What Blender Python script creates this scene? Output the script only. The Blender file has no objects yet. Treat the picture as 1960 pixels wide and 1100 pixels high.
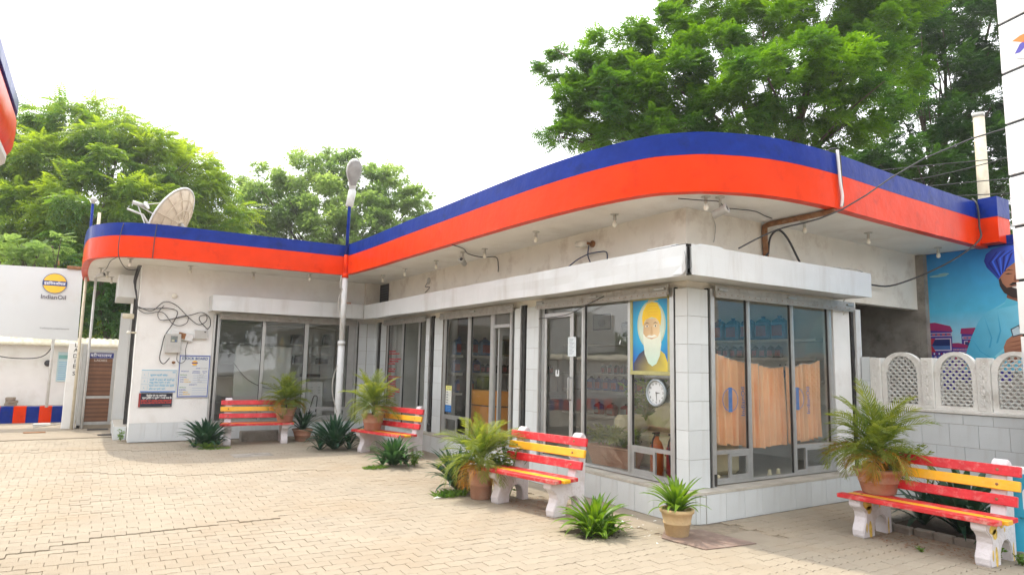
import bpy, bmesh, math, random
import numpy as np
from mathutils import Vector, Matrix, noise

random.seed(7)
RNG = np.random.default_rng(7)
R = math.radians
scene = bpy.context.scene
COL = scene.collection

# ------------------------------------------------------------------ camera
CAMX, CAMY, CAMZ = -5.8149, -5.3205, 1.7
YAW, PITCH, ROLL, FPX = R(32.4127), R(6.7914), R(1.1705), 1244.9
_f = Vector((math.sin(YAW)*math.cos(PITCH), math.cos(YAW)*math.cos(PITCH), math.sin(PITCH)))
_r0 = Vector((math.cos(YAW), -math.sin(YAW), 0)); _u0 = _r0.cross(_f)
_r = _r0*math.cos(ROLL) + _u0*math.sin(ROLL); _u = _u0*math.cos(ROLL) - _r0*math.sin(ROLL)
cam_d = bpy.data.cameras.new("camera"); cam = bpy.data.objects.new("camera", cam_d); COL.objects.link(cam)
cam_d.sensor_width = 36; cam_d.sensor_fit = 'HORIZONTAL'; cam_d.lens = 36*FPX/1960
cam_d.clip_start = .05; cam_d.clip_end = 800
m = Matrix.Identity(4)
for i in range(3):
    m[i][0] = _r[i]; m[i][1] = _u[i]; m[i][2] = -_f[i]
m[0][3], m[1][3], m[2][3] = CAMX, CAMY, CAMZ
cam.matrix_world = m
scene.camera = cam

def at(px, py, dist):
    "point of the place that the photograph shows at (px, py), dist metres ahead"
    return Vector((CAMX, CAMY, CAMZ)) + dist*(_f + _r*((px-980)/FPX) + _u*((550-py)/FPX))

# ------------------------------------------------------------------ light
SUN_DIR = Vector((-.185, .52, 1)).normalized()          # towards the sun
EL = math.asin(SUN_DIR.z); AZ = math.atan2(SUN_DIR.x, SUN_DIR.y)
world = bpy.data.worlds.new("World"); scene.world = world; world.use_nodes = True
nt = world.node_tree; nt.nodes.clear()
sky = nt.nodes.new('ShaderNodeTexSky'); sky.sky_type = 'NISHITA'; sky.sun_disc = False
sky.sun_elevation = EL; sky.sun_rotation = AZ; sky.dust_density = 6.0; sky.air_density = 1.4; sky.ozone_density = 1.0
hsv = nt.nodes.new('ShaderNodeHueSaturation'); hsv.inputs['Saturation'].default_value = .34
mixc = nt.nodes.new('ShaderNodeMix'); mixc.data_type = 'RGBA'; mixc.inputs[0].default_value = .60
mixc.inputs[7].default_value = (13.0, 13.1, 13.3, 1)        # white overcast haze veil
bg = nt.nodes.new('ShaderNodeBackground'); bg.inputs[1].default_value = .15
wo = nt.nodes.new('ShaderNodeOutputWorld')
nt.links.new(sky.outputs[0], hsv.inputs['Color']); nt.links.new(hsv.outputs[0], mixc.inputs[6])
nt.links.new(mixc.outputs[2], bg.inputs[0]); nt.links.new(bg.outputs[0], wo.inputs[0])
sd = bpy.data.lights.new("sun", 'SUN'); sd.energy = 2.0; sd.angle = R(.8); sd.color = (1, .90, .74)
sun = bpy.data.objects.new("sun", sd); COL.objects.link(sun); sun.location = (-5, 15, 30)
sun.rotation_euler = SUN_DIR.to_track_quat('Z', 'Y').to_euler()
scene.view_settings.view_transform = 'Standard'; scene.view_settings.look = 'None'
scene.view_settings.exposure = .80; scene.view_settings.gamma = 1
scene.view_settings.use_curve_mapping = False
scene.render.engine = 'CYCLES'
scene.cycles.max_bounces = 8; scene.cycles.diffuse_bounces = 4; scene.cycles.transparent_max_bounces = 16
scene.cycles.glossy_bounces = 4; scene.cycles.use_denoising = True
scene.cycles.caustics_reflective = False; scene.cycles.caustics_refractive = False

# ------------------------------------------------------------------ materials
def srgb(r, g, b):
    f = lambda c: (c/255/12.92) if c/255 <= .04045 else ((c/255+.055)/1.055)**2.4
    return (f(r), f(g), f(b))

def mat(name, col, rough=.6, var=.12, scale=6, bump=0, bscale=30, metal=0, dirt=None, dscale=2.0, damt=.5,
        spec=.5, island=0, streak=False, coat=0, bdist=.02):
    m = bpy.data.materials.new(name); m.use_nodes = True
    t = m.node_tree; N = t.nodes; L = t.links
    b = N['Principled BSDF']; b.inputs['Roughness'].default_value = rough; b.inputs['Metallic'].default_value = metal
    b.inputs['Specular IOR Level'].default_value = spec
    if coat: b.inputs['Coat Weight'].default_value = coat; b.inputs['Coat Roughness'].default_value = .12
    tc = N.new('ShaderNodeTexCoord')
    n = N.new('ShaderNodeTexNoise'); n.inputs['Scale'].default_value = scale; n.inputs['Detail'].default_value = 6
    L.new(tc.outputs['Object'], n.inputs['Vector'])
    mr = N.new('ShaderNodeMapRange'); mr.inputs[1].default_value = .3; mr.inputs[2].default_value = .7
    mr.inputs[3].default_value = 1-var; mr.inputs[4].default_value = 1+var
    L.new(n.outputs[0], mr.inputs[0])
    val = mr.outputs[0]
    if island:
        g = N.new('ShaderNodeNewGeometry'); oi = N.new('ShaderNodeObjectInfo')
        ad = N.new('ShaderNodeMath'); ad.operation = 'ADD'; L.new(g.outputs['Random Per Island'], ad.inputs[0]); L.new(oi.outputs['Random'], ad.inputs[1])
        fr = N.new('ShaderNodeMath'); fr.operation = 'FRACT'; L.new(ad.outputs[0], fr.inputs[0])
        m2 = N.new('ShaderNodeMapRange'); m2.inputs[3].default_value = 1-island; m2.inputs[4].default_value = 1+island
        L.new(fr.outputs[0], m2.inputs[0])
        mu = N.new('ShaderNodeMath'); mu.operation = 'MULTIPLY'; L.new(val, mu.inputs[0]); L.new(m2.outputs[0], mu.inputs[1]); val = mu.outputs[0]
    vm = N.new('ShaderNodeVectorMath'); vm.operation = 'SCALE'; vm.inputs[0].default_value = col
    L.new(val, vm.inputs['Scale'])
    out = vm.outputs[0]
    if dirt:
        d = N.new('ShaderNodeTexNoise'); d.inputs['Scale'].default_value = dscale; d.inputs['Detail'].default_value = 9; d.inputs['Roughness'].default_value = .68
        if streak:
            mp = N.new('ShaderNodeMapping'); mp.inputs['Scale'].default_value = (1, 1, .12); L.new(tc.outputs['Object'], mp.inputs[0]); L.new(mp.outputs[0], d.inputs['Vector'])
        else: L.new(tc.outputs['Object'], d.inputs['Vector'])
        r = N.new('ShaderNodeMapRange'); r.inputs[1].default_value = .52; r.inputs[2].default_value = .72; r.inputs[4].default_value = damt
        L.new(d.outputs[0], r.inputs[0])
        mx = N.new('ShaderNodeMix'); mx.data_type = 'RGBA'; mx.inputs[7].default_value = (*dirt, 1)
        L.new(r.outputs[0], mx.inputs[0]); L.new(out, mx.inputs[6]); out = mx.outputs[2]
    L.new(out, b.inputs['Base Color'])
    if bump:
        n2 = N.new('ShaderNodeTexNoise'); n2.inputs['Scale'].default_value = bscale; n2.inputs['Detail'].default_value = 5
        L.new(tc.outputs['Object'], n2.inputs['Vector'])
        bp = N.new('ShaderNodeBump'); bp.inputs['Strength'].default_value = bump; bp.inputs['Distance'].default_value = bdist
        L.new(n2.outputs[0], bp.inputs['Height']); L.new(bp.outputs[0], b.inputs['Normal'])
    return m

def add_stain(m, col, scale, lo, hi, amt):
    t = m.node_tree; N = t.nodes; L = t.links; b = N['Principled BSDF']; src = b.inputs['Base Color'].links[0].from_socket
    g = N.new('ShaderNodeNewGeometry'); n = N.new('ShaderNodeTexNoise'); n.inputs['Scale'].default_value = scale; n.inputs['Detail'].default_value = 7; n.inputs['Roughness'].default_value = .6
    L.new(g.outputs['Position'], n.inputs['Vector']); r = N.new('ShaderNodeMapRange'); r.inputs[1].default_value = lo; r.inputs[2].default_value = hi; r.inputs[4].default_value = amt; L.new(n.outputs[0], r.inputs[0])
    mx = N.new('ShaderNodeMix'); mx.data_type = 'RGBA'; mx.inputs[7].default_value = (*col, 1); L.new(r.outputs[0], mx.inputs[0]); L.new(src, mx.inputs[6]); L.new(mx.outputs[2], b.inputs['Base Color'])

def leafmat(name, a, b_, trans=.45, scale=.9, rough=.5, tcol=None, jit=.35):
    m = bpy.data.materials.new(name); m.use_nodes = True
    t = m.node_tree; N = t.nodes; L = t.links
    pr = N['Principled BSDF']; pr.inputs['Roughness'].default_value = rough; pr.inputs['Specular IOR Level'].default_value = .35
    tc = N.new('ShaderNodeTexCoord'); n = N.new('ShaderNodeTexNoise'); n.inputs['Scale'].default_value = scale; n.inputs['Detail'].default_value = 4
    L.new(tc.outputs['Object'], n.inputs['Vector'])
    g = N.new('ShaderNodeNewGeometry'); oi = N.new('ShaderNodeObjectInfo')
    ad = N.new('ShaderNodeMath'); ad.operation = 'ADD'; L.new(g.outputs['Random Per Island'], ad.inputs[0]); L.new(oi.outputs['Random'], ad.inputs[1])
    fr = N.new('ShaderNodeMath'); fr.operation = 'FRACT'; L.new(ad.outputs[0], fr.inputs[0])
    r0 = N.new('ShaderNodeMapRange'); r0.inputs[1].default_value = .36; r0.inputs[2].default_value = .66; L.new(n.outputs[0], r0.inputs[0])
    mu = N.new('ShaderNodeMath'); mu.operation = 'MULTIPLY_ADD'; mu.inputs[1].default_value = jit; L.new(fr.outputs[0], mu.inputs[0])
    sb = N.new('ShaderNodeMath'); sb.operation = 'SUBTRACT'; sb.inputs[1].default_value = jit/2; L.new(r0.outputs[0], sb.inputs[0]); L.new(sb.outputs[0], mu.inputs[2])
    cr = N.new('ShaderNodeMix'); cr.data_type = 'RGBA'; cr.clamp_factor = True; cr.inputs[6].default_value = (*a, 1); cr.inputs[7].default_value = (*b_, 1)
    L.new(mu.outputs[0], cr.inputs[0]); L.new(cr.outputs[2], pr.inputs['Base Color'])
    tr = N.new('ShaderNodeBsdfTranslucent'); hs = N.new('ShaderNodeHueSaturation'); hs.inputs['Value'].default_value = 2.0; hs.inputs['Saturation'].default_value = 1.1; hs.inputs['Hue'].default_value = .485
    L.new(cr.outputs[2], hs.inputs['Color']); L.new(hs.outputs[0], tr.inputs['Color'])
    mx = N.new('ShaderNodeMixShader'); mx.inputs[0].default_value = trans
    L.new(pr.outputs[0], mx.inputs[1]); L.new(tr.outputs[0], mx.inputs[2]); L.new(mx.outputs[0], N['Material Output'].inputs[0])
    return m

def glassmat(name, tint=(.97, .985, .98), rough=.02):
    m = bpy.data.materials.new(name); m.use_nodes = True
    t = m.node_tree; N = t.nodes; L = t.links; N.remove(N['Principled BSDF'])
    tr = N.new('ShaderNodeBsdfTransparent'); tr.inputs[0].default_value = (*tint, 1)
    gl = N.new('ShaderNodeBsdfGlossy'); gl.inputs['Roughness'].default_value = rough
    n = N.new('ShaderNodeTexNoise'); n.inputs['Scale'].default_value = 1.3; tc = N.new('ShaderNodeTexCoord'); L.new(tc.outputs['Object'], n.inputs['Vector'])
    bp = N.new('ShaderNodeBump'); bp.inputs['Strength'].default_value = .12; bp.inputs['Distance'].default_value = .02; L.new(n.outputs[0], bp.inputs['Height'])
    L.new(bp.outputs[0], gl.inputs['Normal'])
    lw = N.new('ShaderNodeLayerWeight'); lw.inputs[0].default_value = .5
    pw = N.new('ShaderNodeMath'); pw.operation = 'POWER'; pw.inputs[1].default_value = 4.5; L.new(lw.outputs['Facing'], pw.inputs[0])
    ml = N.new('ShaderNodeMath'); ml.operation = 'MULTIPLY_ADD'; ml.inputs[1].default_value = .75; ml.inputs[2].default_value = .065; L.new(pw.outputs[0], ml.inputs[0])
    mx = N.new('ShaderNodeMixShader'); L.new(ml.outputs[0], mx.inputs[0]); L.new(tr.outputs[0], mx.inputs[1]); L.new(gl.outputs[0], mx.inputs[2])
    df = N.new('ShaderNodeBsdfDiffuse'); df.inputs[0].default_value = (.5, .48, .44, 1)      # thin film of dust on the pane
    n3 = N.new('ShaderNodeTexNoise'); n3.inputs['Scale'].default_value = 2.2; n3.inputs['Detail'].default_value = 8; L.new(tc.outputs['Object'], n3.inputs['Vector'])
    r3 = N.new('ShaderNodeMapRange'); r3.inputs[1].default_value = .35; r3.inputs[2].default_value = .75; r3.inputs[3].default_value = .006; r3.inputs[4].default_value = .035; L.new(n3.outputs[0], r3.inputs[0])
    m2 = N.new('ShaderNodeMixShader'); L.new(r3.outputs[0], m2.inputs[0]); L.new(mx.outputs[0], m2.inputs[1]); L.new(df.outputs[0], m2.inputs[2])
    L.new(m2.outputs[0], N['Material Output'].inputs[0])
    return m

def inkmat(name='printed_ink', rough=.45):
    m = bpy.data.materials.new(name); m.use_nodes = True
    t = m.node_tree; N = t.nodes; L = t.links; b = N['Principled BSDF']; b.inputs['Roughness'].default_value = rough
    a = N.new('ShaderNodeVertexColor'); a.layer_name = 'Col'
    tc = N.new('ShaderNodeTexCoord'); n = N.new('ShaderNodeTexNoise'); n.inputs['Scale'].default_value = 5; n.inputs['Detail'].default_value = 6; L.new(tc.outputs['Object'], n.inputs['Vector'])
    mr = N.new('ShaderNodeMapRange'); mr.inputs[1].default_value = .3; mr.inputs[2].default_value = .7; mr.inputs[3].default_value = .92; mr.inputs[4].default_value = 1.06; L.new(n.outputs[0], mr.inputs[0])
    vm = N.new('ShaderNodeVectorMath'); vm.operation = 'SCALE'; L.new(a.outputs[0], vm.inputs[0]); L.new(mr.outputs[0], vm.inputs['Scale'])
    L.new(vm.outputs[0], b.inputs['Base Color'])
    return m

M = {}
M['white'] = mat('white_plaster', (.84, .84, .825), .75, .04, 3, .25, 60, dirt=(.52, .46, .38), dscale=2.2, damt=.3)
M['soffit'] = mat('soffit_plaster', (.80, .79, .76), .8, .05, 2, .15, 50, dirt=(.45, .38, .30), dscale=1.6, damt=.3)
M['upper'] = mat('upper_wall_plaster', (.78, .74, .66), .8, .05, 2.5, .25, 55, dirt=(.36, .27, .19), dscale=2.4, damt=.5)
M['red'] = mat('red_gloss_enamel', (.74, .040, .001), .28, .08, 2.5, .35, 3.2, coat=.03, spec=.08, bdist=.04, dirt=(.66, .035, .003), dscale=3, damt=.35)
M['blue'] = mat('blue_gloss_enamel', (.005, .026, .23), .28, .15, 3, .35, 3.6, coat=.03, spec=.08, bdist=.04, dirt=(.008, .045, .28), dscale=6, damt=.3)
M['tile'] = mat('glazed_wall_tile', (.64, .675, .69), .28, .05, 3, .04, 4, island=.05, dirt=(.36, .33, .28), dscale=3.5, damt=.30, streak=True)
M['grout'] = mat('tile_grout', (.30, .28, .25), .9, .15, 20)
M['plinthtop'] = mat('plinth_stone', (.50, .47, .41), .6, .12, 5, .2, 30, dirt=(.26, .21, .16), dscale=3, damt=.6)
M['alu'] = mat('anodised_aluminium', (.52, .53, .53), .38, .06, 9, 0, metal=.6, dirt=(.36, .31, .25), dscale=5, damt=.3, streak=True)
M['box'] = mat('painted_sheet_metal', (.64, .66, .665), .36, .05, 2, .15, 5, metal=.15, dirt=(.36, .32, .27), dscale=2.6, damt=.4, streak=True)
M['galv'] = mat('worn_shutter_slat', (.44, .43, .41), .45, .12, 8, .2, 25, metal=.3, dirt=(.20, .13, .08), dscale=9, damt=.6)
M['black'] = mat('black_grease', (.02, .02, .02), .6, .4, 30, .8, 40, dirt=(.10, .08, .06), dscale=14, damt=.6)
M['darkgap'] = mat('dark_rubber', (.03, .03, .032), .6)
M['glass'] = glassmat('window_glass')
M['inner'] = mat('interior_paint', (.72, .73, .70), .8, .06, 2)
M['innerfloor'] = mat('interior_floor', (.36, .35, .32), .35, .12, 3)
M['shelf'] = mat('shelf_laminate', (.62, .62, .58), .5, .08, 6, dirt=(.35, .3, .25), damt=.4)
M['concrete'] = mat('rough_concrete', (.30, .275, .24), .9, .22, 4, .8, 22, dirt=(.10, .09, .075), dscale=3.5, damt=.75)
M['apron'] = mat('apron_concrete', (.30, .255, .195), .85, .10, 2, .35, 40, dirt=(.27, .22, .16), dscale=1.5, damt=.5)
M['sand'] = mat('joint_sand', (.25, .205, .15), .95, .2, 12, .4, 90)
M['paver'] = mat('paving_block', (.325, .28, .215), .82, .06, 1.3, .45, 75, island=.05, dirt=(.31, .25, .175), dscale=.7, damt=.45)
add_stain(M['paver'], (.30, .235, .16), .7, .46, .70, .6); add_stain(M['paver'], (.22, .19, .16), 2.3, .62, .76, .45)
add_stain(M['red'], (.46, .022, .004), 4, .55, .75, .6); add_stain(M['blue'], (.006, .018, .11), 5, .55, .72, .7)
M['ink'] = inkmat()
M['benchred'] = mat('bench_red_paint', (.60, .012, .022), .4, .15, 7, .25, 30, dirt=(.72, .34, .30), dscale=11, damt=.6)
M['benchworn'] = mat('bench_red_paint_worn', (.58, .02, .025), .5, .15, 7, .3, 30, dirt=(.74, .42, .36), dscale=9, damt=.85)
M['benchyellow'] = mat('bench_yellow_paint', (.82, .42, .012), .4, .1, 7, .2, 30, dirt=(.80, .55, .22), dscale=9, damt=.4)
M['benchwhite'] = mat('bench_whitewash', (.70, .66, .68), .8, .06, 5, .5, 35, dirt=(.44, .36, .28), dscale=4.5, damt=.55)
M['chipyellow'] = mat('old_yellow_paint', (.72, .50, .10), .75, .25, 20, .3, 40, dirt=(.35, .12, .03), dscale=16, damt=.8)
M['terra'] = mat('terracotta', (.44, .225, .15), .8, .12, 8, .3, 40, dirt=(.50, .40, .32), dscale=5, damt=.45)
M['clay'] = mat('pale_clay', (.56, .40, .22), .8, .12, 7, .3, 40, dirt=(.26, .20, .14), dscale=4, damt=.6)
M['soil'] = mat('potting_soil', (.07, .05, .035), .95, .3, 40, .8, 70)
M['metalwhite'] = mat('white_painted_steel', (.68, .69, .69), .4, .05, 8, dirt=(.42, .34, .26), dscale=6, damt=.35)
M['beige'] = mat('beige_pipe', (.66, .60, .46), .6, .08, 8, dirt=(.40, .26, .14), dscale=9, damt=.5)
M['grey'] = mat('grey_plastic', (.50, .50, .48), .5, .08, 10, dirt=(.3, .26, .2), damt=.35)
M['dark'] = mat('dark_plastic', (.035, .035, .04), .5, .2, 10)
M['cable'] = mat('cable_rubber', (.045, .045, .048), .6, .2, 10)
M['cablew'] = mat('pale_cable', (.50, .48, .44), .6, .2, 10)
M['rust'] = mat('rusty_conduit', (.26, .12, .05), .85, .3, 14, .5, 40, dirt=(.45, .30, .18), dscale=8, damt=.6)
M['ruststeel'] = mat('weathered_steel_plate', (.24, .17, .14), .7, .2, 6, .4, 40, dirt=(.40, .32, .26), dscale=6, damt=.6)
M['wood'] = mat('orange_laminate', (.62, .24, .03), .45, .08, 4)
M['doorwood'] = mat('striped_brown_ply', (.15, .065, .035), .55, .1, 4)
M['bulb'] = mat('bulb_glass', (.80, .78, .70), .15, .03, 5)
M['dish'] = mat('dish_fibreglass', (.60, .50, .38), .6, .1, 5, .2, 20, dirt=(.32, .22, .15), dscale=4, damt=.6)
M['bark'] = mat('tree_bark', (.10, .075, .055), .95, .3, 5, .9, 15)
M['board'] = mat('vinyl_board', (.66, .69, .70), .4, .03, 1.5, .1, 3, dirt=(.55, .52, .46), dscale=1.5, damt=.3)
M['pylon'] = mat('pylon_panel', (.76, .78, .79), .35, .02, 2, .05, 5, dirt=(.5, .48, .45), dscale=2, damt=.25)
M['lattice'] = mat('whitewashed_lattice', (.80, .79, .75), .75, .06, 6, .4, 40, dirt=(.40, .35, .28), dscale=5, damt=.45)
M['tin'] = mat('cream_corrugated_tin', (.66, .60, .46), .5, .08, 5, dirt=(.40, .30, .20), dscale=4, damt=.5)
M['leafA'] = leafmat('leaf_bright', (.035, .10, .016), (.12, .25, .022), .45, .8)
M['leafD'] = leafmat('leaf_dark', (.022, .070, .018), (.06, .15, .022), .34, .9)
M['leafL'] = leafmat('leaf_ailanthus', (.08, .17, .03), (.25, .35, .04), .5, .5, jit=.5)
M['leafM'] = leafmat('leaf_fine', (.13, .22, .06), (.25, .35, .10), .5, .5)
M['frond'] = leafmat('palm_frond', (.075, .14, .025), (.26, .31, .05), .4, 2.5)
M['frondold'] = leafmat('palm_frond_dry', (.30, .22, .04), (.38, .17, .03), .4, 5)
M['agave'] = leafmat('agave_leaf', (.028, .085, .038), (.065, .15, .04), .2, 5, .42)
M['agavedk'] = leafmat('agave_leaf_bluish', (.018, .060, .040), (.045, .11, .05), .15, 5, .4)
M['ananas'] = leafmat('pineapple_leaf', (.06, .15, .02), (.16, .27, .03), .35, 6, .4)
M['herb'] = leafmat('weed_leaf', (.06, .15, .02), (.16, .27, .04), .4, 6)
M['petal'] = mat('white_petal', (.85, .85, .82), .6, .03)

# ------------------------------------------------------------------ mesh helpers
class MB:
    def __init__(s): s.v = []; s.f = []; s.mi = []; s.sm = []; s.k = 0; s.smooth = False
    def add(s, vs, fs):
        o = len(s.v); s.v += [tuple(v) for v in vs]
        for f in fs: s.f.append(tuple(i+o for i in f)); s.mi.append(s.k); s.sm.append(s.smooth)
    def box(s, x0, y0, z0, x1, y1, z1, rot=None, piv=None):
        vs = [Vector(p) for p in ((x0,y0,z0),(x1,y0,z0),(x1,y1,z0),(x0,y1,z0),(x0,y0,z1),(x1,y0,z1),(x1,y1,z1),(x0,y1,z1))]
        if rot:
            c = Vector(piv) if piv else sum(vs, Vector())/8
            vs = [c + rot @ (v-c) for v in vs]
        s.add(vs, [(3,2,1,0),(4,5,6,7),(0,1,5,4),(1,2,6,5),(2,3,7,6),(3,0,4,7)])
    def cbox(s, x0, y0, z0, x1, y1, z1, c=.01, M_=None):
        "box with chamfered edges"
        vs = []; idx = {}
        X = (x0, x1); Y = (y0, y1); Z = (z0, z1)
        for i in (0,1):
            for j in (0,1):
                for k in (0,1):
                    sx = c*(1-2*i); sy = c*(1-2*j); sz = c*(1-2*k)
                    for a, p in (('x',(X[i],Y[j]+sy,Z[k]+sz)),('y',(X[i]+sx,Y[j],Z[k]+sz)),('z',(X[i]+sx,Y[j]+sy,Z[k]))):
                        idx[i,j,k,a] = len(vs); vs.append(Vector(p))
        fs = []
        q = lambda *t: fs.append(tuple(idx[a] for a in t))
        for i in (0,1):
            q((i,0,0,'x'),(i,1,0,'x'),(i,1,1,'x'),(i,0,1,'x')); q((0,i,0,'y'),(1,i,0,'y'),(1,i,1,'y'),(0,i,1,'y')); q((0,0,i,'z'),(1,0,i,'z'),(1,1,i,'z'),(0,1,i,'z'))
        for a in (0,1):
            for b in (0,1):
                q((a,b,0,'x'),(a,b,1,'x'),(a,b,1,'y'),(a,b,0,'y')); q((a,0,b,'x'),(a,1,b,'x'),(a,1,b,'z'),(a,0,b,'z')); q((0,a,b,'y'),(1,a,b,'y'),(1,a,b,'z'),(0,a,b,'z'))
                for d in (0,1): q((a,b,d,'x'),(a,b,d,'y'),(a,b,d,'z'))
        if M_: vs = [M_ @ v for v in vs]
        s.add(vs, fs)
    def prism(s, poly, z0, z1, M_=None):
        n = len(poly); vs = [Vector((x,y,z0)) for x,y in poly]+[Vector((x,y,z1)) for x,y in poly]
        if M_: vs = [M_ @ v for v in vs]
        s.add(vs, [tuple(range(n-1,-1,-1)), tuple(range(n,2*n))]+[(i,(i+1)%n,n+(i+1)%n,n+i) for i in range(n)])
    def tube(s, pts, r, seg=8, cap=True):
        pts = [Vector(p) for p in pts]; n = len(pts)
        rs = r if isinstance(r, (list, tuple)) else [r]*n
        up = None; rings = []; vs = []
        for i, p in enumerate(pts):
            d = (pts[min(i+1,n-1)]-pts[max(i-1,0)]).normalized()
            if up is None: up = d.orthogonal().normalized()
            up = (up - d*up.dot(d))
            up = up.normalized() if up.length > 1e-6 else d.orthogonal().normalized()
            w = d.cross(up)
            for k in range(seg):
                a = 2*math.pi*k/seg; vs.append(p + (up*math.cos(a)+w*math.sin(a))*rs[i])
        fs = [(i*seg+k, i*seg+(k+1)%seg, (i+1)*seg+(k+1)%seg, (i+1)*seg+k) for i in range(n-1) for k in range(seg)]
        if cap: fs += [tuple(range(seg-1,-1,-1)), tuple((n-1)*seg+k for k in range(seg))]
        sm = s.smooth; s.smooth = True; s.add(vs, fs); s.smooth = sm
    def lathe(s, prof, seg=20, M_=None, smooth=True, cap=True):
        vs = []
        for r, z in prof:
            for k in range(seg):
                a = 2*math.pi*k/seg; vs.append(Vector((r*math.cos(a), r*math.sin(a), z)))
        if M_: vs = [M_ @ v for v in vs]
        n = len(prof)
        fs = [(i*seg+k, i*seg+(k+1)%seg, (i+1)*seg+(k+1)%seg, (i+1)*seg+k) for i in range(n-1) for k in range(seg)]
        if cap and prof[0][0] > 1e-4: fs.append(tuple(range(seg-1,-1,-1)))
        if cap and prof[-1][0] > 1e-4: fs.append(tuple((n-1)*seg+k for k in range(seg)))
        sm = s.smooth; s.smooth = smooth; s.add(vs, fs); s.smooth = sm
    def mesh(s, name, mats):
        me = bpy.data.meshes.new(name); me.from_pydata(s.v, [], s.f)
        for m_ in (mats if isinstance(mats, (list, tuple)) else [mats]): me.materials.append(m_)
        me.polygons.foreach_set('material_index', s.mi); me.polygons.foreach_set('use_smooth', s.sm)
        me.update(); return me
    def build(s, name, mats, parent=None, loc=None, **kw):
        return link(name, s.mesh(name, mats), parent, loc, **kw)

def link(name, me, parent=None, loc=None, rot=None, label=None, cat=None, group=None, kind=None):
    o = bpy.data.objects.new(name, me); COL.objects.link(o)
    if parent: o.parent = parent
    if loc is not None: o.location = loc
    if rot is not None: o.rotation_euler = rot
    if label: o['label'] = label
    if cat: o['category'] = cat
    if group: o['group'] = group
    if kind: o['kind'] = kind
    return o

def thing(name, label, cat, loc=(0,0,0), rotz=0, group=None):
    return link(name, None, None, loc, (0,0,rotz), label, cat, group)

def dup(o, loc=None, rot=None, label=None, parent=None):
    c = o.copy(); COL.objects.link(c)
    if parent: c.parent = parent
    if loc is not None: c.location = loc
    if rot is not None: c.rotation_euler = rot
    if label: c['label'] = label
    for ch in list(o.children): dup(ch, parent=c)
    return c

def catmull(pts, n=6, closed=False):
    out = []; P_ = [Vector(p) for p in pts]; N_ = len(P_)
    for i in range(N_ if closed else N_-1):
        if closed: a, b, c, d = P_[(i-1)%N_], P_[i], P_[(i+1)%N_], P_[(i+2)%N_]
        else: a, b, c, d = P_[max(i-1,0)], P_[i], P_[i+1], P_[min(i+2,N_-1)]
        for k in range(n):
            t = k/n
            out.append(.5*((2*b)+(c-a)*t+(2*a-5*b+4*c-d)*t*t+(3*b-a-3*c+d)*t**3))
    if not closed: out.append(P_[-1])
    return out

def wire(name, pts, r, m_, parent=None, n=6, seg=6, **kw):
    b = MB(); b.tube(catmull(pts, n), r, seg); return b.build(name, m_, parent, **kw)

# flat print: polygons and lettering on a plane, colours per polygon
_fonts = {}
def text_polys(txt, bold=0.0):
    key = (txt, bold)
    if key in _fonts: return _fonts[key]
    cu = bpy.data.curves.new('t', 'FONT'); cu.body = txt; cu.size = 1; cu.offset = bold; cu.resolution_u = 2; cu.align_x = 'LEFT'
    ob = bpy.data.objects.new('t', cu); COL.objects.link(ob); bpy.context.view_layer.update()
    dg = bpy.context.evaluated_depsgraph_get(); me = bpy.data.meshes.new_from_object(ob.evaluated_get(dg))
    vs = [(v.co.x, v.co.y) for v in me.vertices]; fs = [tuple(p.vertices) for p in me.polygons]
    bpy.data.objects.remove(ob); bpy.data.meshes.remove(me); bpy.data.curves.remove(cu)
    _fonts[key] = (vs, fs); return vs, fs

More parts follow.
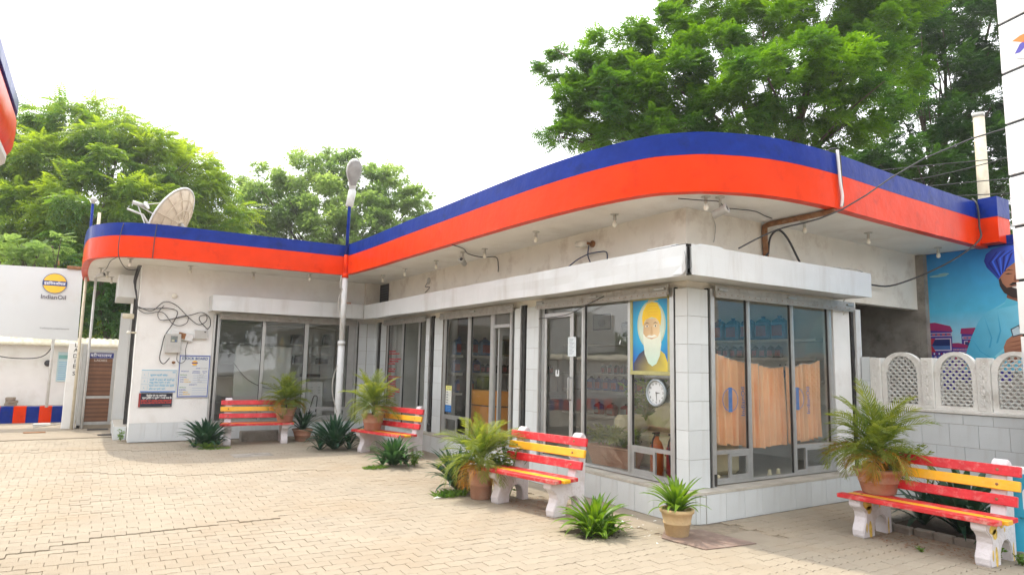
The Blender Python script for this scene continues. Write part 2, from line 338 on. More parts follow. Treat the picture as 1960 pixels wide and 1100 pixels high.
class Print:
    def __init__(s, o, u, v, step=.0008):
        s.o = Vector(o); s.u = Vector(u).normalized(); s.v = Vector(v).normalized(); s.n = s.u.cross(s.v); s.step = step
        s.vs = []; s.fs = []; s.cs = []
    def _p(s, x, y, l): return s.o + s.u*x + s.v*y + s.n*(s.step*(l+1))
    def poly(s, pts, col, l=0):
        o = len(s.vs); s.vs += [s._p(x, y, l) for x, y in pts]; s.fs.append(tuple(range(o, o+len(pts))))
        s.cs.append([col(*p) for p in pts] if callable(col) else [col]*len(pts))
    def rect(s, x0, y0, x1, y1, col, l=0): s.poly([(x0,y0),(x1,y0),(x1,y1),(x0,y1)], col, l)
    def grid(s, x0, y0, x1, y1, col, nx=8, ny=8, l=0):
        for i in range(nx):
            for j in range(ny):
                s.rect(x0+(x1-x0)*i/nx, y0+(y1-y0)*j/ny, x0+(x1-x0)*(i+1)/nx, y0+(y1-y0)*(j+1)/ny, col, l)
    def ell(s, cx, cy, rx, ry, col, l=0, n=28, a0=0, a1=360, rot=0):
        ps = []
        for k in range(n if a1-a0 >= 360 else n+1):
            a = R(a0+(a1-a0)*k/n); x, y = rx*math.cos(a), ry*math.sin(a); c, q = math.cos(R(rot)), math.sin(R(rot)); ps.append((cx+x*c-y*q, cy+x*q+y*c))
        s.poly(ps, col, l)
    def ring(s, cx, cy, r0, r1, col, l=0, n=28):
        for k in range(n):
            a, b = 2*math.pi*k/n, 2*math.pi*(k+1)/n
            s.poly([(cx+r0*math.cos(a),cy+r0*math.sin(a)),(cx+r1*math.cos(a),cy+r1*math.sin(a)),(cx+r1*math.cos(b),cy+r1*math.sin(b)),(cx+r0*math.cos(b),cy+r0*math.sin(b))], col, l)
    def text(s, txt, x, y, size, col, l=1, width=None, align='l', bold=0, rot=0, mirror=False):
        vs, fs = text_polys(txt, bold)
        if not vs: return
        x0 = min(v[0] for v in vs); x1 = max(v[0] for v in vs); w = (x1-x0)*size
        sx = size if width is None else size*width/w
        w = (x1-x0)*sx; off = {'l': 0, 'c': -w/2, 'r': -w}[align]
        o = len(s.vs); c, q = math.cos(R(rot)), math.sin(R(rot))
        for a, b in vs:
            X = (a-x0)*sx+off; Y = b*size
            if mirror: X = -X
            s.vs.append(s._p(x+X*c-Y*q, y+X*q+Y*c, l))
        for f in fs: s.fs.append(tuple(i+o for i in f)); s.cs.append([col]*len(f))
    def build(s, name, parent, m_=None, **kw):
        me = bpy.data.meshes.new(name); me.from_pydata(s.vs, [], s.fs); me.materials.append(m_ or M['ink'])
        ca = me.color_attributes.new('Col', 'FLOAT_COLOR', 'CORNER')
        flat = []
        for cs in s.cs:
            for c in cs: flat += [c[0], c[1], c[2], 1]
        ca.data.foreach_set('color', flat)
        return link(name, me, parent, **kw)
# ================================================================== SETTING
g = MB(); g.box(-78, -72, -.3, 78, 84, -.010)
ground = g.build('ground', M['sand'], kind='structure')
b = MB(); b.box(-9.4, 11.42, -.1, -3.0, 15.33, .002); b.box(-9.4, 11.2, -.1, -3.0, 11.417, .012)
b.build('concrete_apron', M['apron'], kind='structure')
# smooth cement strip along the plinth
b = MB(); b.box(-.72, -.62, -.1, -.215, 9.7, -.002); b.box(-.72, -1.05, -.1, .25, -.624, -.0005)
b.build('cement_strip', M['apron'], kind='structure')

# ---- paving: zigzag interlocking blocks in stretcher bond
PL_, PW_ = .205, .132; ZIG = .016
def paver_outline(g_=.0020):
    # along x: zigzag long sides
    hx, hy = PL_/2-g_, PW_/2-g_
    A = .0085; w = [0, A, .25*A, -A, 0, A, .25*A, -A, 0]
    top = [(-hx+2*hx*k/8, hy+w[k]) for k in range(9)]
    bot = [(x, y-2*hy) for x, y in reversed(top)]
    return [(x, y) for x, y in top+bot][::-1]
po = paver_outline()
def paver_mesh():
    n = len(po); ins = [(x*.975, y*.965) for x, y in po]
    vs = [(x, y, -.05) for x, y in po]+[(x, y, -.0025) for x, y in po]+[(x, y, 0) for x, y in ins]
    fs = [tuple(range(2*n, 3*n))]
    for r_ in (0, 1):
        fs += [(r_*n+i, r_*n+(i+1)%n, (r_+1)*n+(i+1)%n, (r_+1)*n+i) for i in range(n)]
    return vs, fs
pv, pf = paver_mesh()
pm = bpy.data.meshes.new('paver'); pm.from_pydata(pv, [], pf); pm.materials.append(M['paver']); pm.update()
def blocked(x, y):
    if y > 11.16: return True
    if x > -.74 and y > -.64: 
        if not (y < -.25 and x > .28): return True
    if x > -.74 and x < .27 and y > -1.07: return True
    if y > 9.8 and x > -5.2: return True
    if x > 3.4 or x < -9.2 or y < -4: return True
    if abs(x+1.33) < .22 and abs(y-.05) < .22: return True      # planting hole
    return False
def sink(x, y):
    v = Vector((x, y, 0))
    z = .002+.004*(noise.noise(v*.55)) + .0025*noise.noise(v*1.7+Vector((3,1,0)))
    # ridges where blocks have been pushed up
    r1 = y-(1.95+.14*(x+6)+.10*math.sin(x*2.1)+.06*math.sin(x*5.3)); r2 = y-(6.3-.42*(x+6)+.2*math.sin(x*1.7)); r3 = y-(8.7-.3*(x+5)+.15*math.sin(x*3))
    jj = .5+.5*noise.noise(v*2.3+Vector((0,7,0)))*2
    for r_, x0, x1, a in ((r1, -7.5, -3.9, .012), (r2, -6, -2.6, .008), (r3, -8, -3.5, .008)):
        if x0 < x < x1 and 0 < r_ < .9: z += a*(1-r_/.9)*max(0, min(1.2, .6+jj*.6))
    return z
cells = []
row = 0; y = -4.0
while y < 11.3:
    x = -9.3 + (PL_/2 if row % 2 else 0) + .012*math.sin(row*.9)
    while x < 3.5:
        if not blocked(x, y): cells.append((x, y))
        x += PL_
    y += PW_; row += 1
vis = []
for c_ in cells:
    d = Vector((c_[0]-CAMX, c_[1]-CAMY, -CAMZ)); w_ = d.dot(_f)
    if w_ <= .3: continue
    px, py = 980+FPX*d.dot(_r)/w_, 550-FPX*d.dot(_u)/w_
    if -10 < px < 1970 and py < 1105: vis.append((w_, c_))
vis.sort(); near = set(c for _, c in vis[:290])
field = []
for c_ in cells:
    x, y = c_; z = sink(x, y)+random.gauss(0, .0010)
    tx, ty = random.gauss(0, .006), random.gauss(0, .008)
    rz = random.gauss(0, .008)
    if c_ in near:
        link('paver', pm, ground, (x, y, z), (ty, tx, rz))
    else: field.append((x, y, z, tx, ty, rz))
F = np.array(field); V0 = np.array(pv); n_ = len(V0); A_ = len(F)
cs, sn = np.cos(F[:,5]), np.sin(F[:,5])
VX = F[:,0:1]+V0[None,:,0]*cs[:,None]-V0[None,:,1]*sn[:,None]; VY = F[:,1:2]+V0[None,:,0]*sn[:,None]+V0[None,:,1]*cs[:,None]
VZ = F[:,2:3]+V0[None,:,2]-F[:,3:4]*V0[None,:,0]+F[:,4:5]*V0[None,:,1]
VV = np.stack([VX,VY,VZ], -1).reshape(-1,3)
FF = [tuple(i+k*n_ for i in f) for k in range(A_) for f in pf]
me = bpy.data.meshes.new('paver_field'); me.from_pydata(VV.tolist(), [], FF); me.materials.append(M['paver']); me.update()
link('paver_field', me, ground, kind='stuff')

# ================================================================== BUILDING
PT = .34       # top of the plinth
SB, ST, SM = 3.615, 4.267, 4.015
bld = thing('shop_building', 'single storey white shop with a curved overhanging roof painted blue over red', 'building')

# ---- roof slab with curved edge
outl = [(-6.20,14.4),(-6.22,12.4),(-6.13,10.25),(-5.93,9.55),(-5.55,9.06),(-4.97,8.84),(-4.2,8.80),(-1.285,8.74)]
oA = [(-1.285,8.74),(-1.22,7.4),(-1.20,5.6),(-1.17,4.15),(-1.14,2.5),(-1.08,1.29),(-.97,.42),(-.80,-.18),(-.60,-.46),(-.35,-.68),(.14,-.90),(.67,-1.01),(1.4,-1.05),(2.6,-1.02),(4.2,-1.0),(5.52,-.99)]
def curve2(pts, n):
    return [(p.x, p.y) for p in catmull([Vector((a, b, 0)) for a, b in pts], n)]
edge = curve2(outl, 5)[:-1]+curve2(oA, 5)
full = edge+[(5.52, 14.4)]
def inset(pts, d):
    out = []
    for i, p in enumerate(pts):
        a = Vector(pts[max(i-1,0)]); c_ = Vector(pts[min(i+1,len(pts)-1)]); t_ = (c_-a).normalized(); nn = Vector((-t_.y, t_.x))
        # mitre at the inner corner
        k = 1
        if 0 < i < len(pts)-1:
            t1 = (Vector(p)-a).normalized(); k = 1/max(.5, abs(t1.dot(t_)))
        out.append((p[0]+nn.x*d*k, p[1]+nn.y*d*k))
    return out
ins = inset(edge, .02)
slab = MB(); slab.prism(ins+[(5.5, 14.38)], SB, SB+.16)
slab.build('roof_slab', M['soffit'], bld)
def band(name, m_, z0, z1, off, th=.12, wob=.004, drip=0):
    A1 = inset(edge, -off); A2 = inset(edge, -off+th); b = MB(); n = len(edge); vs = []
    rows = 4
    for i in range(n):
        for k in range(rows+1):
            z = z0+(z1-z0)*k/rows; w = wob*noise.noise(Vector((A1[i][0]*1.3, A1[i][1]*1.3, z*3)))
            if k == 0 : z += drip*noise.noise(Vector((A1[i][0]*6, A1[i][1]*6, 5)))
            vs.append((A1[i][0]+w, A1[i][1]+w, z))
        vs.append((*A2[i], z1)); vs.append((*A2[i], z0))
    st = rows+3; fs = []
    for i in range(n-1):
        for k in range(st):
            a, b_ = i*st+k, i*st+(k+1)%st
            fs.append((a, b_, b_+st, a+st))
    fs += [tuple(range(st-1,-1,-1)), tuple((n-1)*st+k for k in range(st))]
    b.smooth = True; b.add(vs, fs); o = b.build(name, m_, bld)
    mod = o.modifiers.new('e', 'EDGE_SPLIT'); mod.split_angle = R(40); return o
band('red_band', M['red'], SB-.012, SM, .004, drip=.006)
band('blue_band', M['blue'], SM+.001, ST, .006, drip=.004)
# thin pale line of bare plaster along the parapet top, and the roof deck behind
dk = MB(); dk.prism(inset(edge, .13)+[(5.38, 14.3)], SB+.17, SB+.30); dk.build('roof_deck', M['concrete'], bld)
# end block of the parapet next to the hoarding
b = MB(); b.box(5.20, -1.24, SB+.02, 5.60, -1.0, SM); b.k = 1; b.box(5.195, -1.245, SM+.001, 5.605, -1.0, ST+.05)
b.build('parapet_block', [M['red'], M['blue']], bld)
# rear edge
b = MB(); b.box(5.5, -1.0, SB-.01, 5.62, 14.4, ST); b.build('side_band', M['blue'], bld)

# ---- walls
W = MB()
W.box(0, .145, 2.62, .15, 10.04, SB+.05)                # over the long glazed side
W.build('upper_wall', M['upper'], bld)
W = MB(); W.box(0, 0, 2.60, 3.54, .145, SB+.05); W.box(3.54, 0, 2.717, 5.49, .145, SB+.05)
W.build('upper_wall', M['upper'], bld)
W = MB()
W.box(-5.13, 10.04, .38, -3.66, 10.2, SB+.05)
W.box(-3.66, 10.04, 2.62, 0, 10.2, SB+.05)
W.box(-5.13, 10.05, 0, -3.66, 10.2, .379)
wallC = W.build('front_wall', M['white'], bld)
W = MB(); W.box(-5.127, 10.2, 0, -4.98, 10.9, SB+.04); W.box(-5.127, 10.9, 2.9, -4.98, 12.5, SB+.04); W.box(-5.127, 12.5, 0, -4.98, 14.3, SB+.04)
W.build('end_wall', M['white'], bld)
W = MB(); W.box(5.335, -.001, 0, 5.488, 3, 2.716); W.box(5.335, .15, 2.716, 5.488, 3, SB+.03); W.box(3.7, 2.3, 0, 5.33, 2.45, SB+.03)
W.build('alcove_wall', M['concrete'], bld)
W = MB(); W.box(5.34, -.12, 0, 5.46, -.002, SB-.01); W.build('corner_pier', M['concrete'], bld)
# corner chip where plaster has fallen
W = MB(); W.box(-.35, 9.90, 3.05, 0-.002, 10.038, SB-.005); W.build('corner_pier', M['upper'], bld)

# ---- interior shell
I = MB()
I.box(.16, 6.75, PT, 3.7, 6.9, SB+.03); I.box(3.55, .15, 0, 3.7, 6.75, SB+.03)
I.box(.16, 9.3, PT, 3.7, 9.45, SB+.03); I.box(3.55, 6.9, 0, 3.7, 9.3, SB+.03)
I.build('interior_wall', M['inner'], bld)
I = MB(); I.box(-4.97, 12.6, 0, -.16, 12.75, SB+.03); I.box(-.15, 10.2, 0, 0, 12.75, SB+.03); I.build('interior_wall', M['inner'], bld)
I = MB(); I.box(.01, .01, .2, 3.55, 9.3, PT-.004); I.box(-4.97, 10.2, .2, -.15, 12.6, PT-.006); I.build('interior_floor', M['innerfloor'], bld)

# ---- plinth with tiles
def arc(cx, cy, r_, a0, a1, n): return [(cx+r_*math.cos(R(a0+(a1-a0)*i/n)), cy+r_*math.sin(R(a0+(a1-a0)*i/n))) for i in range(n+1)]
PE = .215
pl = MB()
path = [(-PE, 10.03), (-PE, .03)]+arc(.03, .03, .245, 180, 270, 5)[1:]+[(3.62, -PE)]
pl.prism([(3.62, .3), (.3, .3), (.3, 10.03)]+path, -.05, PT-.03)
pl.box(-3.64, 10.0, -.05, -PE-.002, 10.30, PT-.03)
pl.build('plinth', M['grout'], bld)
pt = MB(); pt.prism([(3.62, .0), (0, .0), (0, 10.03)]+[(x-.012*(1 if y > .2 else .7), y-.012*(0 if y > .2 else .8)) for x, y in path], PT-.029, PT)
pt.box(-3.64, 9.985, PT-.029, -PE-.015, 10.05, PT)
pt.build('plinth_cap', M['plinthtop'], bld)
def tiles_along(p0, p1, z0, z1, tw, th, parent, off=.0, thick=.008, gap=.004, jz=0, bond=0):
    "tiles on the vertical plane from p0 to p1 (plan points); outside is to the right of p0->p1"
    a, b_ = Vector(p0), Vector(p1); L_ = (b_-a).length; t_ = (b_-a)/L_; ang = math.atan2(t_.y, t_.x)
    nx = max(1, round(L_/tw)); w = L_/nx; nz = max(1, round((z1-z0)/th)); h = (z1-z0)/nz
    key = (round(w,3), round(h,3), thick, gap)
    if key not in TM:
        mb = MB(); mb.cbox(gap/2, -thick, gap/2, w-gap/2, .004, h-gap/2, .0015); TM[key] = mb.mesh('tile', M['tile'])
    for i in range(nx):
        for k in range(nz):
            sh = (w/2 if bond and k % 2 else 0)
            if sh and i == nx-1: continue
            p = a+t_*(w*i+sh)
            link('tile', TM[key], parent, (p.x+t_.y*off, p.y-t_.x*off, z0+k*h), (random.gauss(0,.003), random.gauss(0,.002), ang))
TM = {}
tiles_along((-PE, 9.98), (-PE, .03), .0, PT-.03, .315, .31, bld)
cp = arc(.03, .03, .245, 180, 270, 3)
for i in range(3): tiles_along(cp[i], cp[i+1], 0, PT-.03, .5, .31, bld)
tiles_along((.04, -PE), (3.6, -PE), 0, PT-.03, .315, .31, bld)
tiles_along((-5.13, 10.048), (-3.66, 10.048), 0, .38, .315, .38, bld)
tiles_along((-3.62, 10.0), (-PE-.02, 10.0), 0, PT-.03, .315, .31, bld)

# ---- tiled pillars, proud of the glass line
def pillarA(y0, y1, z1=2.62, side=True, d=.06):
    b = MB(); b.box(-d, y0, PT, .14, y1, z1); p = b.build('pillar', M['grout'], bld)
    nz = 7; tiles_along((-d, y1), (-d, y0), PT, z1, .33, (z1-PT)/nz, p)
    return p
def pillarY(x0, x1, yf, z1=2.62):
    b = MB(); b.box(x0, yf, PT, x1, yf+.2, z1); p = b.build('pillar', M['grout'], bld)
    tiles_along((x0, yf), (x1, yf), PT, z1, .33, (z1-PT)/7, p); return p
# front corner pillar (chamfered)
b = MB(); cpil = [(-.045, .135), (-.045, -.05), (.295, -.05), (.295, .13), (.14, .135)]
b.prism(cpil, PT, 2.64); p = b.build('pillar', M['grout'], bld)
tiles_along((-.045, .135), (-.045, -.05), PT, 2.64, .5, .328, p); tiles_along((-.045, -.05), (.295, -.05), PT, 2.64, .5, .328, p)
pillarA(3.46, 3.63); pillarA(2.98, 3.33, d=.02)
pillarA(6.84, 7.02); pillarA(6.33, 6.70, d=.02)
pillarA(9.80, 10.03); pillarA(9.32, 9.66, d=.02)
pillarY(-.26, -.063, 9.96); pillarY(-.46, -.262, 9.99)
# plastered pier at the right end
b = MB(); b.box(2.93, -.02, PT, 3.33, .14, 2.60); b.build('pier', M['white'], bld)
b = MB(); b.box(3.415, -.07, PT, 3.54, .14, 2.60); b.build('pier', M['metalwhite'], bld)
# greasy black guide channels
def channel(x0, y0, x1, y1, z0=PT, z1=2.66):
    b = MB(); n = 26; vs = []
    # ragged block
    for i in range(n+1):
        z = z0+(z1-z0)*i/n; e = .006*noise.noise(Vector((x0*9, y0*7, z*6)))+.004*noise.noise(Vector((x1*3, y1*9, z*19)))
        vs += [(x0-e, y0-e, z), (x1+e, y0-e, z), (x1+e, y1+e, z), (x0-e, y1+e, z)]
    fs = [(4*i+k, 4*i+(k+1)%4, 4*i+4+(k+1)%4, 4*i+4+k) for i in range(n) for k in range(4)]+[(3,2,1,0),(4*n,4*n+1,4*n+2,4*n+3)]
    b.add(vs, fs); b.build('guide_channel', M['black'], bld)
channel(-.045, 3.355, .05, 3.435); channel(-.045, 6.725, .05, 6.82); channel(-.045, 9.685, .05, 9.78)
channel(-.04, .14, .02, .158); channel(.30, -.05, .326, .03); channel(3.345, -.04, 3.405, .06)
channel(-.50, 9.97, -.475, 10.05); channel(-3.655, 9.99, -3.625, 10.06)
for x0, y0 in ((-.075, 3.345), (-.075, 6.72), (.34, -.075), (-.075, 9.68)):
    b = MB(); b.cbox(x0, y0, PT+.001, x0+.07, y0+.085, PT+.16, .015); b.build('guide_foot', M['black'], bld)
# pale guide rails
def rail(x0, y0, x1, y1):
    b = MB(); b.box(x0, y0, PT, x1, y1, 2.66); b.build('guide_rail', M['alu'], bld)
rail(-.075, 3.437, .03, 3.458); rail(-.075, 6.822, .03, 6.838); rail(-.05, 2.955, .03, 2.978); rail(-.05, .163, .02, .228)
rail(.330, -.07, .397, .02); rail(-.075, 9.782, .03, 9.798); rail(-.535, 9.96, -.502, 10.06); rail(-3.62, 9.98, -3.60, 10.06); rail(-3.70, 9.995, -3.662, 10.035)

# ---- glazing.  bay(frame members in (s, z)) on plane, s runs along the facade
def bay(axis, s0, s1, mull, z0, z1, cells_, depth=.05, name='window'):
    """axis 'A': plane x=0, s=y ; 'B': plane y=0, s=x ; 'C': plane y=10.04, s=x
    mull: list of (s0,s1) verticals ; cells_: per cell (a,b,[rail z list], has_small, open)"""
    def P(b, a0, c0, a1, c1, d0, d1):
        if axis == 'A': b.box(d0, a0, c0, d1, a1, c1)
        elif axis == 'B': b.box(a0, d0, c0, a1, d1, c1)
        else: b.box(a0, 10.04+d0, c0, a1, 10.04+d1, c1)
    fr = MB()
    for a, c_ in mull: P(fr, a, z0, c_, z1, 0, depth); P(fr, a+.02, z0, c_-.02, z1, -.006, 0)
    prev = s0
    edges_ = [s0]+[q for m_ in mull for q in m_]+[s1]
    P(fr, s0, z0-.035, s1, z0-.001, 0, depth); P(fr, s0, z1+.001, s1, z1+.04, 0, depth)
    o = fr.build(name, M['alu'], bld)
    for a, c_, rz, small in cells_:
        zb = z0
        rb = MB()
        if rz:
            P(rb, a+.001, rz-.045, c_-.001, rz, .001, depth-.002); P(rb, a+.001, z0+.001, c_-.001, z0+.03, .001, depth-.002)
            zb = rz
            mid = a+(c_-a)*small
            P(rb, mid, z0+.03, mid+.035, rz-.046, .004, .034); P(rb, c_-.036, z0+.031, c_-.002, rz-.046, .004, .034)
            P(rb, mid+.036, z0+.031, c_-.037, z0+.06, .004, .034); P(rb, mid+.036, rz-.08, c_-.037, rz-.047, .004, .034)
            rb.build('sash', M['alu'], o)
            pp = MB(); P(pp, mid+.036, z0+.06, c_-.037, rz-.08, .016, .021); pp.build('pane', M['glass'], o)
        pp = MB(); P(pp, a+.0005, zb+.0005, c_-.0005, z1-.0005, .022, .028); pp.build('pane', M['glass'], o)
        gk = MB(); P(gk, a, zb, a+.008, z1, .012, .038); P(gk, c_-.008, zb, c_, z1, .012, .038); gk.build('gasket', M['darkgap'], o)
    return o
GZ0, GZ1 = .385, 2.60
bay('A', .23, 2.95, [(.23,.245),(.94,1.01),(1.90,1.965),(2.89,2.95)], GZ0, GZ1, [(.245,.94,.73,.42),(1.01,1.90,0,0),(1.965,2.89,0,0)])
bay('A', 3.65, 6.32, [(3.65,3.73),(3.80,3.88),(4.38,4.51),(5.22,5.34),(6.22,6.32)], GZ0, GZ1, [(4.51,5.22,0,0),(5.34,6.22,.73,.42)])
bay('A', 7.03, 9.31, [(7.03,7.10),(7.47,7.54),(8.34,8.42),(9.25,9.31)], GZ0, GZ1, [(7.10,7.47,.73,.1),(7.54,8.34,0,0),(8.42,9.25,.73,.5)])
bay('B', .40, 2.92, [(.40,.418),(1.08,1.14),(1.98,2.04),(2.83,2.92)], GZ0, GZ1, [(.418,1.08,.74,.45),(1.14,1.98,0,0),(2.04,2.83,.74,.24)])
bay('C', -3.59, -.54, [(-3.59,-3.56),(-2.68,-2.61),(-1.74,-1.65),(-.70,-.54)], GZ0, GZ1, [(-3.56,-2.68,0,0),(-2.61,-1.74,0,0),(-1.65,-.70,.64,.3)])
# transom over the open doorway with its pane
b = MB(); b.box(-.004, 3.882, 2.33, .046, 4.378, 2.385); o = b.build('transom', M['alu'], bld)
b = MB(); b.box(.02, 3.882, 2.386, .026, 4.378, 2.60); b.build('pane', M['glass'], o)
# open inner door leaf folded back, and the glass door with its handle
b = MB(); b.box(.055, 4.30, PT, .62, 4.34, .55); b.box(.055, 4.30, 2.2, .62, 4.34, 2.32); b.box(.055, 4.30, .55, .12, 4.34, 2.2); b.box(.555, 4.30, .55, .62, 4.34, 2.2)
o = b.build('door', M['alu'], bld); b = MB(); b.box(.12, 4.317, .55, .555, 4.323, 2.2); b.build('pane', M['glass'], o)
b = MB(); b.box(-.012, 2.14, GZ0+.02, -.001, 2.22, 2.42); b.box(-.012, 2.14, 2.42, -.001, 2.86, 2.49); b.box(-.012, 2.80, GZ0+.02, -.001, 2.86, 2.42); o = b.build('door', M['alu'], bld)
b = MB(); b.tube([(-.013,2.19,1.22),(-.06,2.19,1.23),(-.06,2.19,1.25),(-.06,2.19,1.50),(-.06,2.19,1.53),(-.013,2.19,1.54)], .011, 8); b.build('handle', M['alu'], o)

# ---- rolled shutters (their bottom slats show) under the boxes
def shutter(axis, s0, s1):
    b = MB()
    def P(a0, c0, a1, c1, d0, d1):
        if axis == 'A': b.box(d0, a0, c0, d1, a1, c1)
        elif axis == 'B': b.box(a0, d0, c0, a1, d1, c1)
        else: b.box(a0, 10.04+d0, c0, a1, 10.04+d1, c1)
    P(s0, 2.575, s1, 2.62, -.115, -.075); P(s0, 2.622, s1, 2.69, -.10, -.085); P(s0+.01, 2.555, s1-.01, 2.574, -.10, -.09)
    sh = b.build('rolled_shutter', M['galv'], bld)
    mid = (s0+s1)/2
    for q0, q1 in ((mid-.09, mid+.09), (s0+.04, s0+.20), (s1-.20, s1-.04)):
        b = MB(); P(q0, 2.637, q1, 2.658, -.125, -.101); b.build('shutter_lock', M['alu'], sh)
    b = MB()
    k = s0+.05
    while k < s1-.05:
        P(k, 2.59, k+.012, 2.600, -.119, -.1155); k += .11
    b.build('rivets', M['rust'], sh)
shutter('A', .21, 2.97); shutter('A', 3.64, 6.33); shutter('A', 7.02, 9.32); shutter('B', .385, 3.34); shutter('C', -3.60, -.53)

# ---- shutter housings of folded sheet, dented
def housing(p0, p1, nrm, z0=2.70, z1=3.03, dents=.006, gap0=0, name='shutter_box'):
    a, b_ = Vector((*p0, 0)), Vector((*p1, 0)); L_ = (b_-a).length; t_ = (b_-a)/L_; n_ = Vector((*nrm, 0))
    mb = MB(); nx = max(2, int(L_/.12)); prof = [(-.0, z0), (.0, z0), (0, z0+(z1-z0)*.33), (0, z0+(z1-z0)*.66), (0, z1)]
    vs = []; D_ = .545
    pr = [(D_, z0+.035), (0, z0), (0, z0+.11), (0, z0+.22), (0, z1), (D_, z1+.01), (D_, z1-.02), (.015, z1-.02), (.015, z0+.02), (D_, z0+.05)]
    for i in range(nx+1):
        q = a+t_*(L_*i/nx)
        for k, (d, z) in enumerate(pr):
            w = dents*noise.noise(Vector((q.x*2.3+k*.3, q.y*2.3, z*4))) + .012*noise.noise(Vector((q.x*.5, q.y*.5, 3)))
            zz = z+(.010*noise.noise(Vector((q.x*.9, q.y*.9, 7))) if z < z1 else .003*noise.noise(Vector((q.x, q.y, 1))))
            p = q-n_*(d+(w if 1 <= k <= 4 else 0)); vs.append((p.x, p.y, zz))
    st = len(pr); fs = []
    for i in range(nx):
        for k in range(st):
            u_, v_ = i*st+k, i*st+(k+1)%st; fs.append((u_, u_+st, v_+st, v_))
    mb.add(vs, fs); return mb.build(name, M['box'], bld)
housing((-.546, 6.41), (-.546, -.50), (-1, 0), z0=2.695, z1=3.03, dents=.012)
housing((-.542, 9.49), (-.542, 6.425), (-1, 0), z0=2.70, z1=3.025)
housing((-.520, -.546), (2.99, -.546), (0, -1))
housing((-3.81, 9.494), (-.556, 9.494), (0, -1), z0=2.705, z1=3.035)
b = MB(); b.box(2.975, -.54, 2.71, 2.992, -.005, 3.02); b.box(-3.825, 9.50, 2.71, -3.812, 10.035, 3.03); b.box(-.35, -.535, 3.035, -.0, -.30, 3.05); b.box(-.535, -.35, 3.04, -.35, .1, 3.055)
b.build('box_end_cap', M['box'], bld)
# dark gap and torn flap at the corner
b = MB(); b.add([(-.530,-.50,2.76),(-.535,-.44,3.02),(-.51,-.53,3.03),(-.505,-.54,2.78),(-.48,-.46,2.9)], [(0,1,4),(1,2,4),(2,3,4),(3,0,4)])
b.box(-.55, -.5, 3.031, -.40, -.28, 3.038); b.build('torn_gap', M['darkgap'], bld)
b = MB(); b.add([(-.56,-.30,2.715),(-.575,-.47,2.705),(-.60,-.54,2.74),(-.585,-.52,2.86),(-.56,-.44,2.80),(-.555,-.47,2.97),(-.565,-.50,2.90)], [(0,1,4),(1,2,3),(1,3,4),(4,3,6),(4,6,5)])
b.build('torn_flap', M['box'], bld)
b = MB(); b.box(-.36,-.38,3.05,-.22,-.08,3.075); b.build('ledge_stone', M['concrete'], bld)
# end-wall shutter: box, door leaf, step, tall grey leaf behind
b = MB(); b.cbox(-5.52, 10.55, 2.95, -5.13, 12.4, 3.42, .01); b.build('shutter_box', M['box'], bld)
b = MB(); b.box(-5.10, 10.92, .3, -5.03, 12.48, 2.95); b.build('rolled_shutter', M['galv'], bld)
b = MB(); b.box(-5.20, 10.80, .3, -5.128, 10.86, 2.95); b.build('guide_channel', M['black'], bld)
b = MB(); b.box(-5.36, 10.62, -.02, -5.135, 12.5, .27); b.build('doorstep', M['plinthtop'], bld)
tiles_along((-5.36, 10.62), (-5.14, 10.62), 0, .27, .3, .27, bld)
tiles_along((-5.36, 12.4), (-5.36, 10.63), 0, .27, .3, .27, bld)
# alcove opening behind the low wall at the right: dark passage floor
b = MB(); b.box(3.72, .15, -.02, 5.32, 2.29, .02); b.build('alcove_floor', M['concrete'], bld)
# ================================================================== BENCHES
def bench_leg_mesh():
    # side profile (y = depth, front at y=0; z up)
    pr = [(.06,.0),(.05,.02),(.045,.07),(.06,.11),(.085,.15),(.10,.20),(.09,.25),(.05,.29),(.012,.31),(.0,.33),(.0,.385),(.40,.375),
          (.455,.60),(.485,.80),(.492,.86),(.515,.895),(.55,.91),(.585,.895),(.61,.86),(.61,.80),(.60,.55),(.585,.30),(.585,.08),(.59,.0),
          (.49,.0),(.485,.10),(.455,.17),(.40,.205),(.34,.20),(.285,.16),(.255,.09),(.25,.0)]
    mb = MB(); T = .065
    bm = bmesh.new(); vs = [bm.verts.new((-T, y, z)) for y, z in pr]; f = bm.faces.new(vs)
    e = bmesh.ops.extrude_face_region(bm, geom=[f]); bmesh.ops.translate(bm, verts=[v for v in e['geom'] if isinstance(v, bmesh.types.BMVert)], vec=(2*T, 0, 0))
    bmesh.ops.recalc_face_normals(bm, faces=bm.faces)
    bmesh.ops.bevel(bm, geom=[ed for ed in bm.edges if abs(ed.verts[0].co.x-ed.verts[1].co.x) < 1e-5], offset=.008, segments=2, affect='EDGES')
    me = bpy.data.meshes.new('leg'); bm.to_mesh(me); bm.free(); me.materials.append(M['benchwhite']); return me
LEGM = bench_leg_mesh()
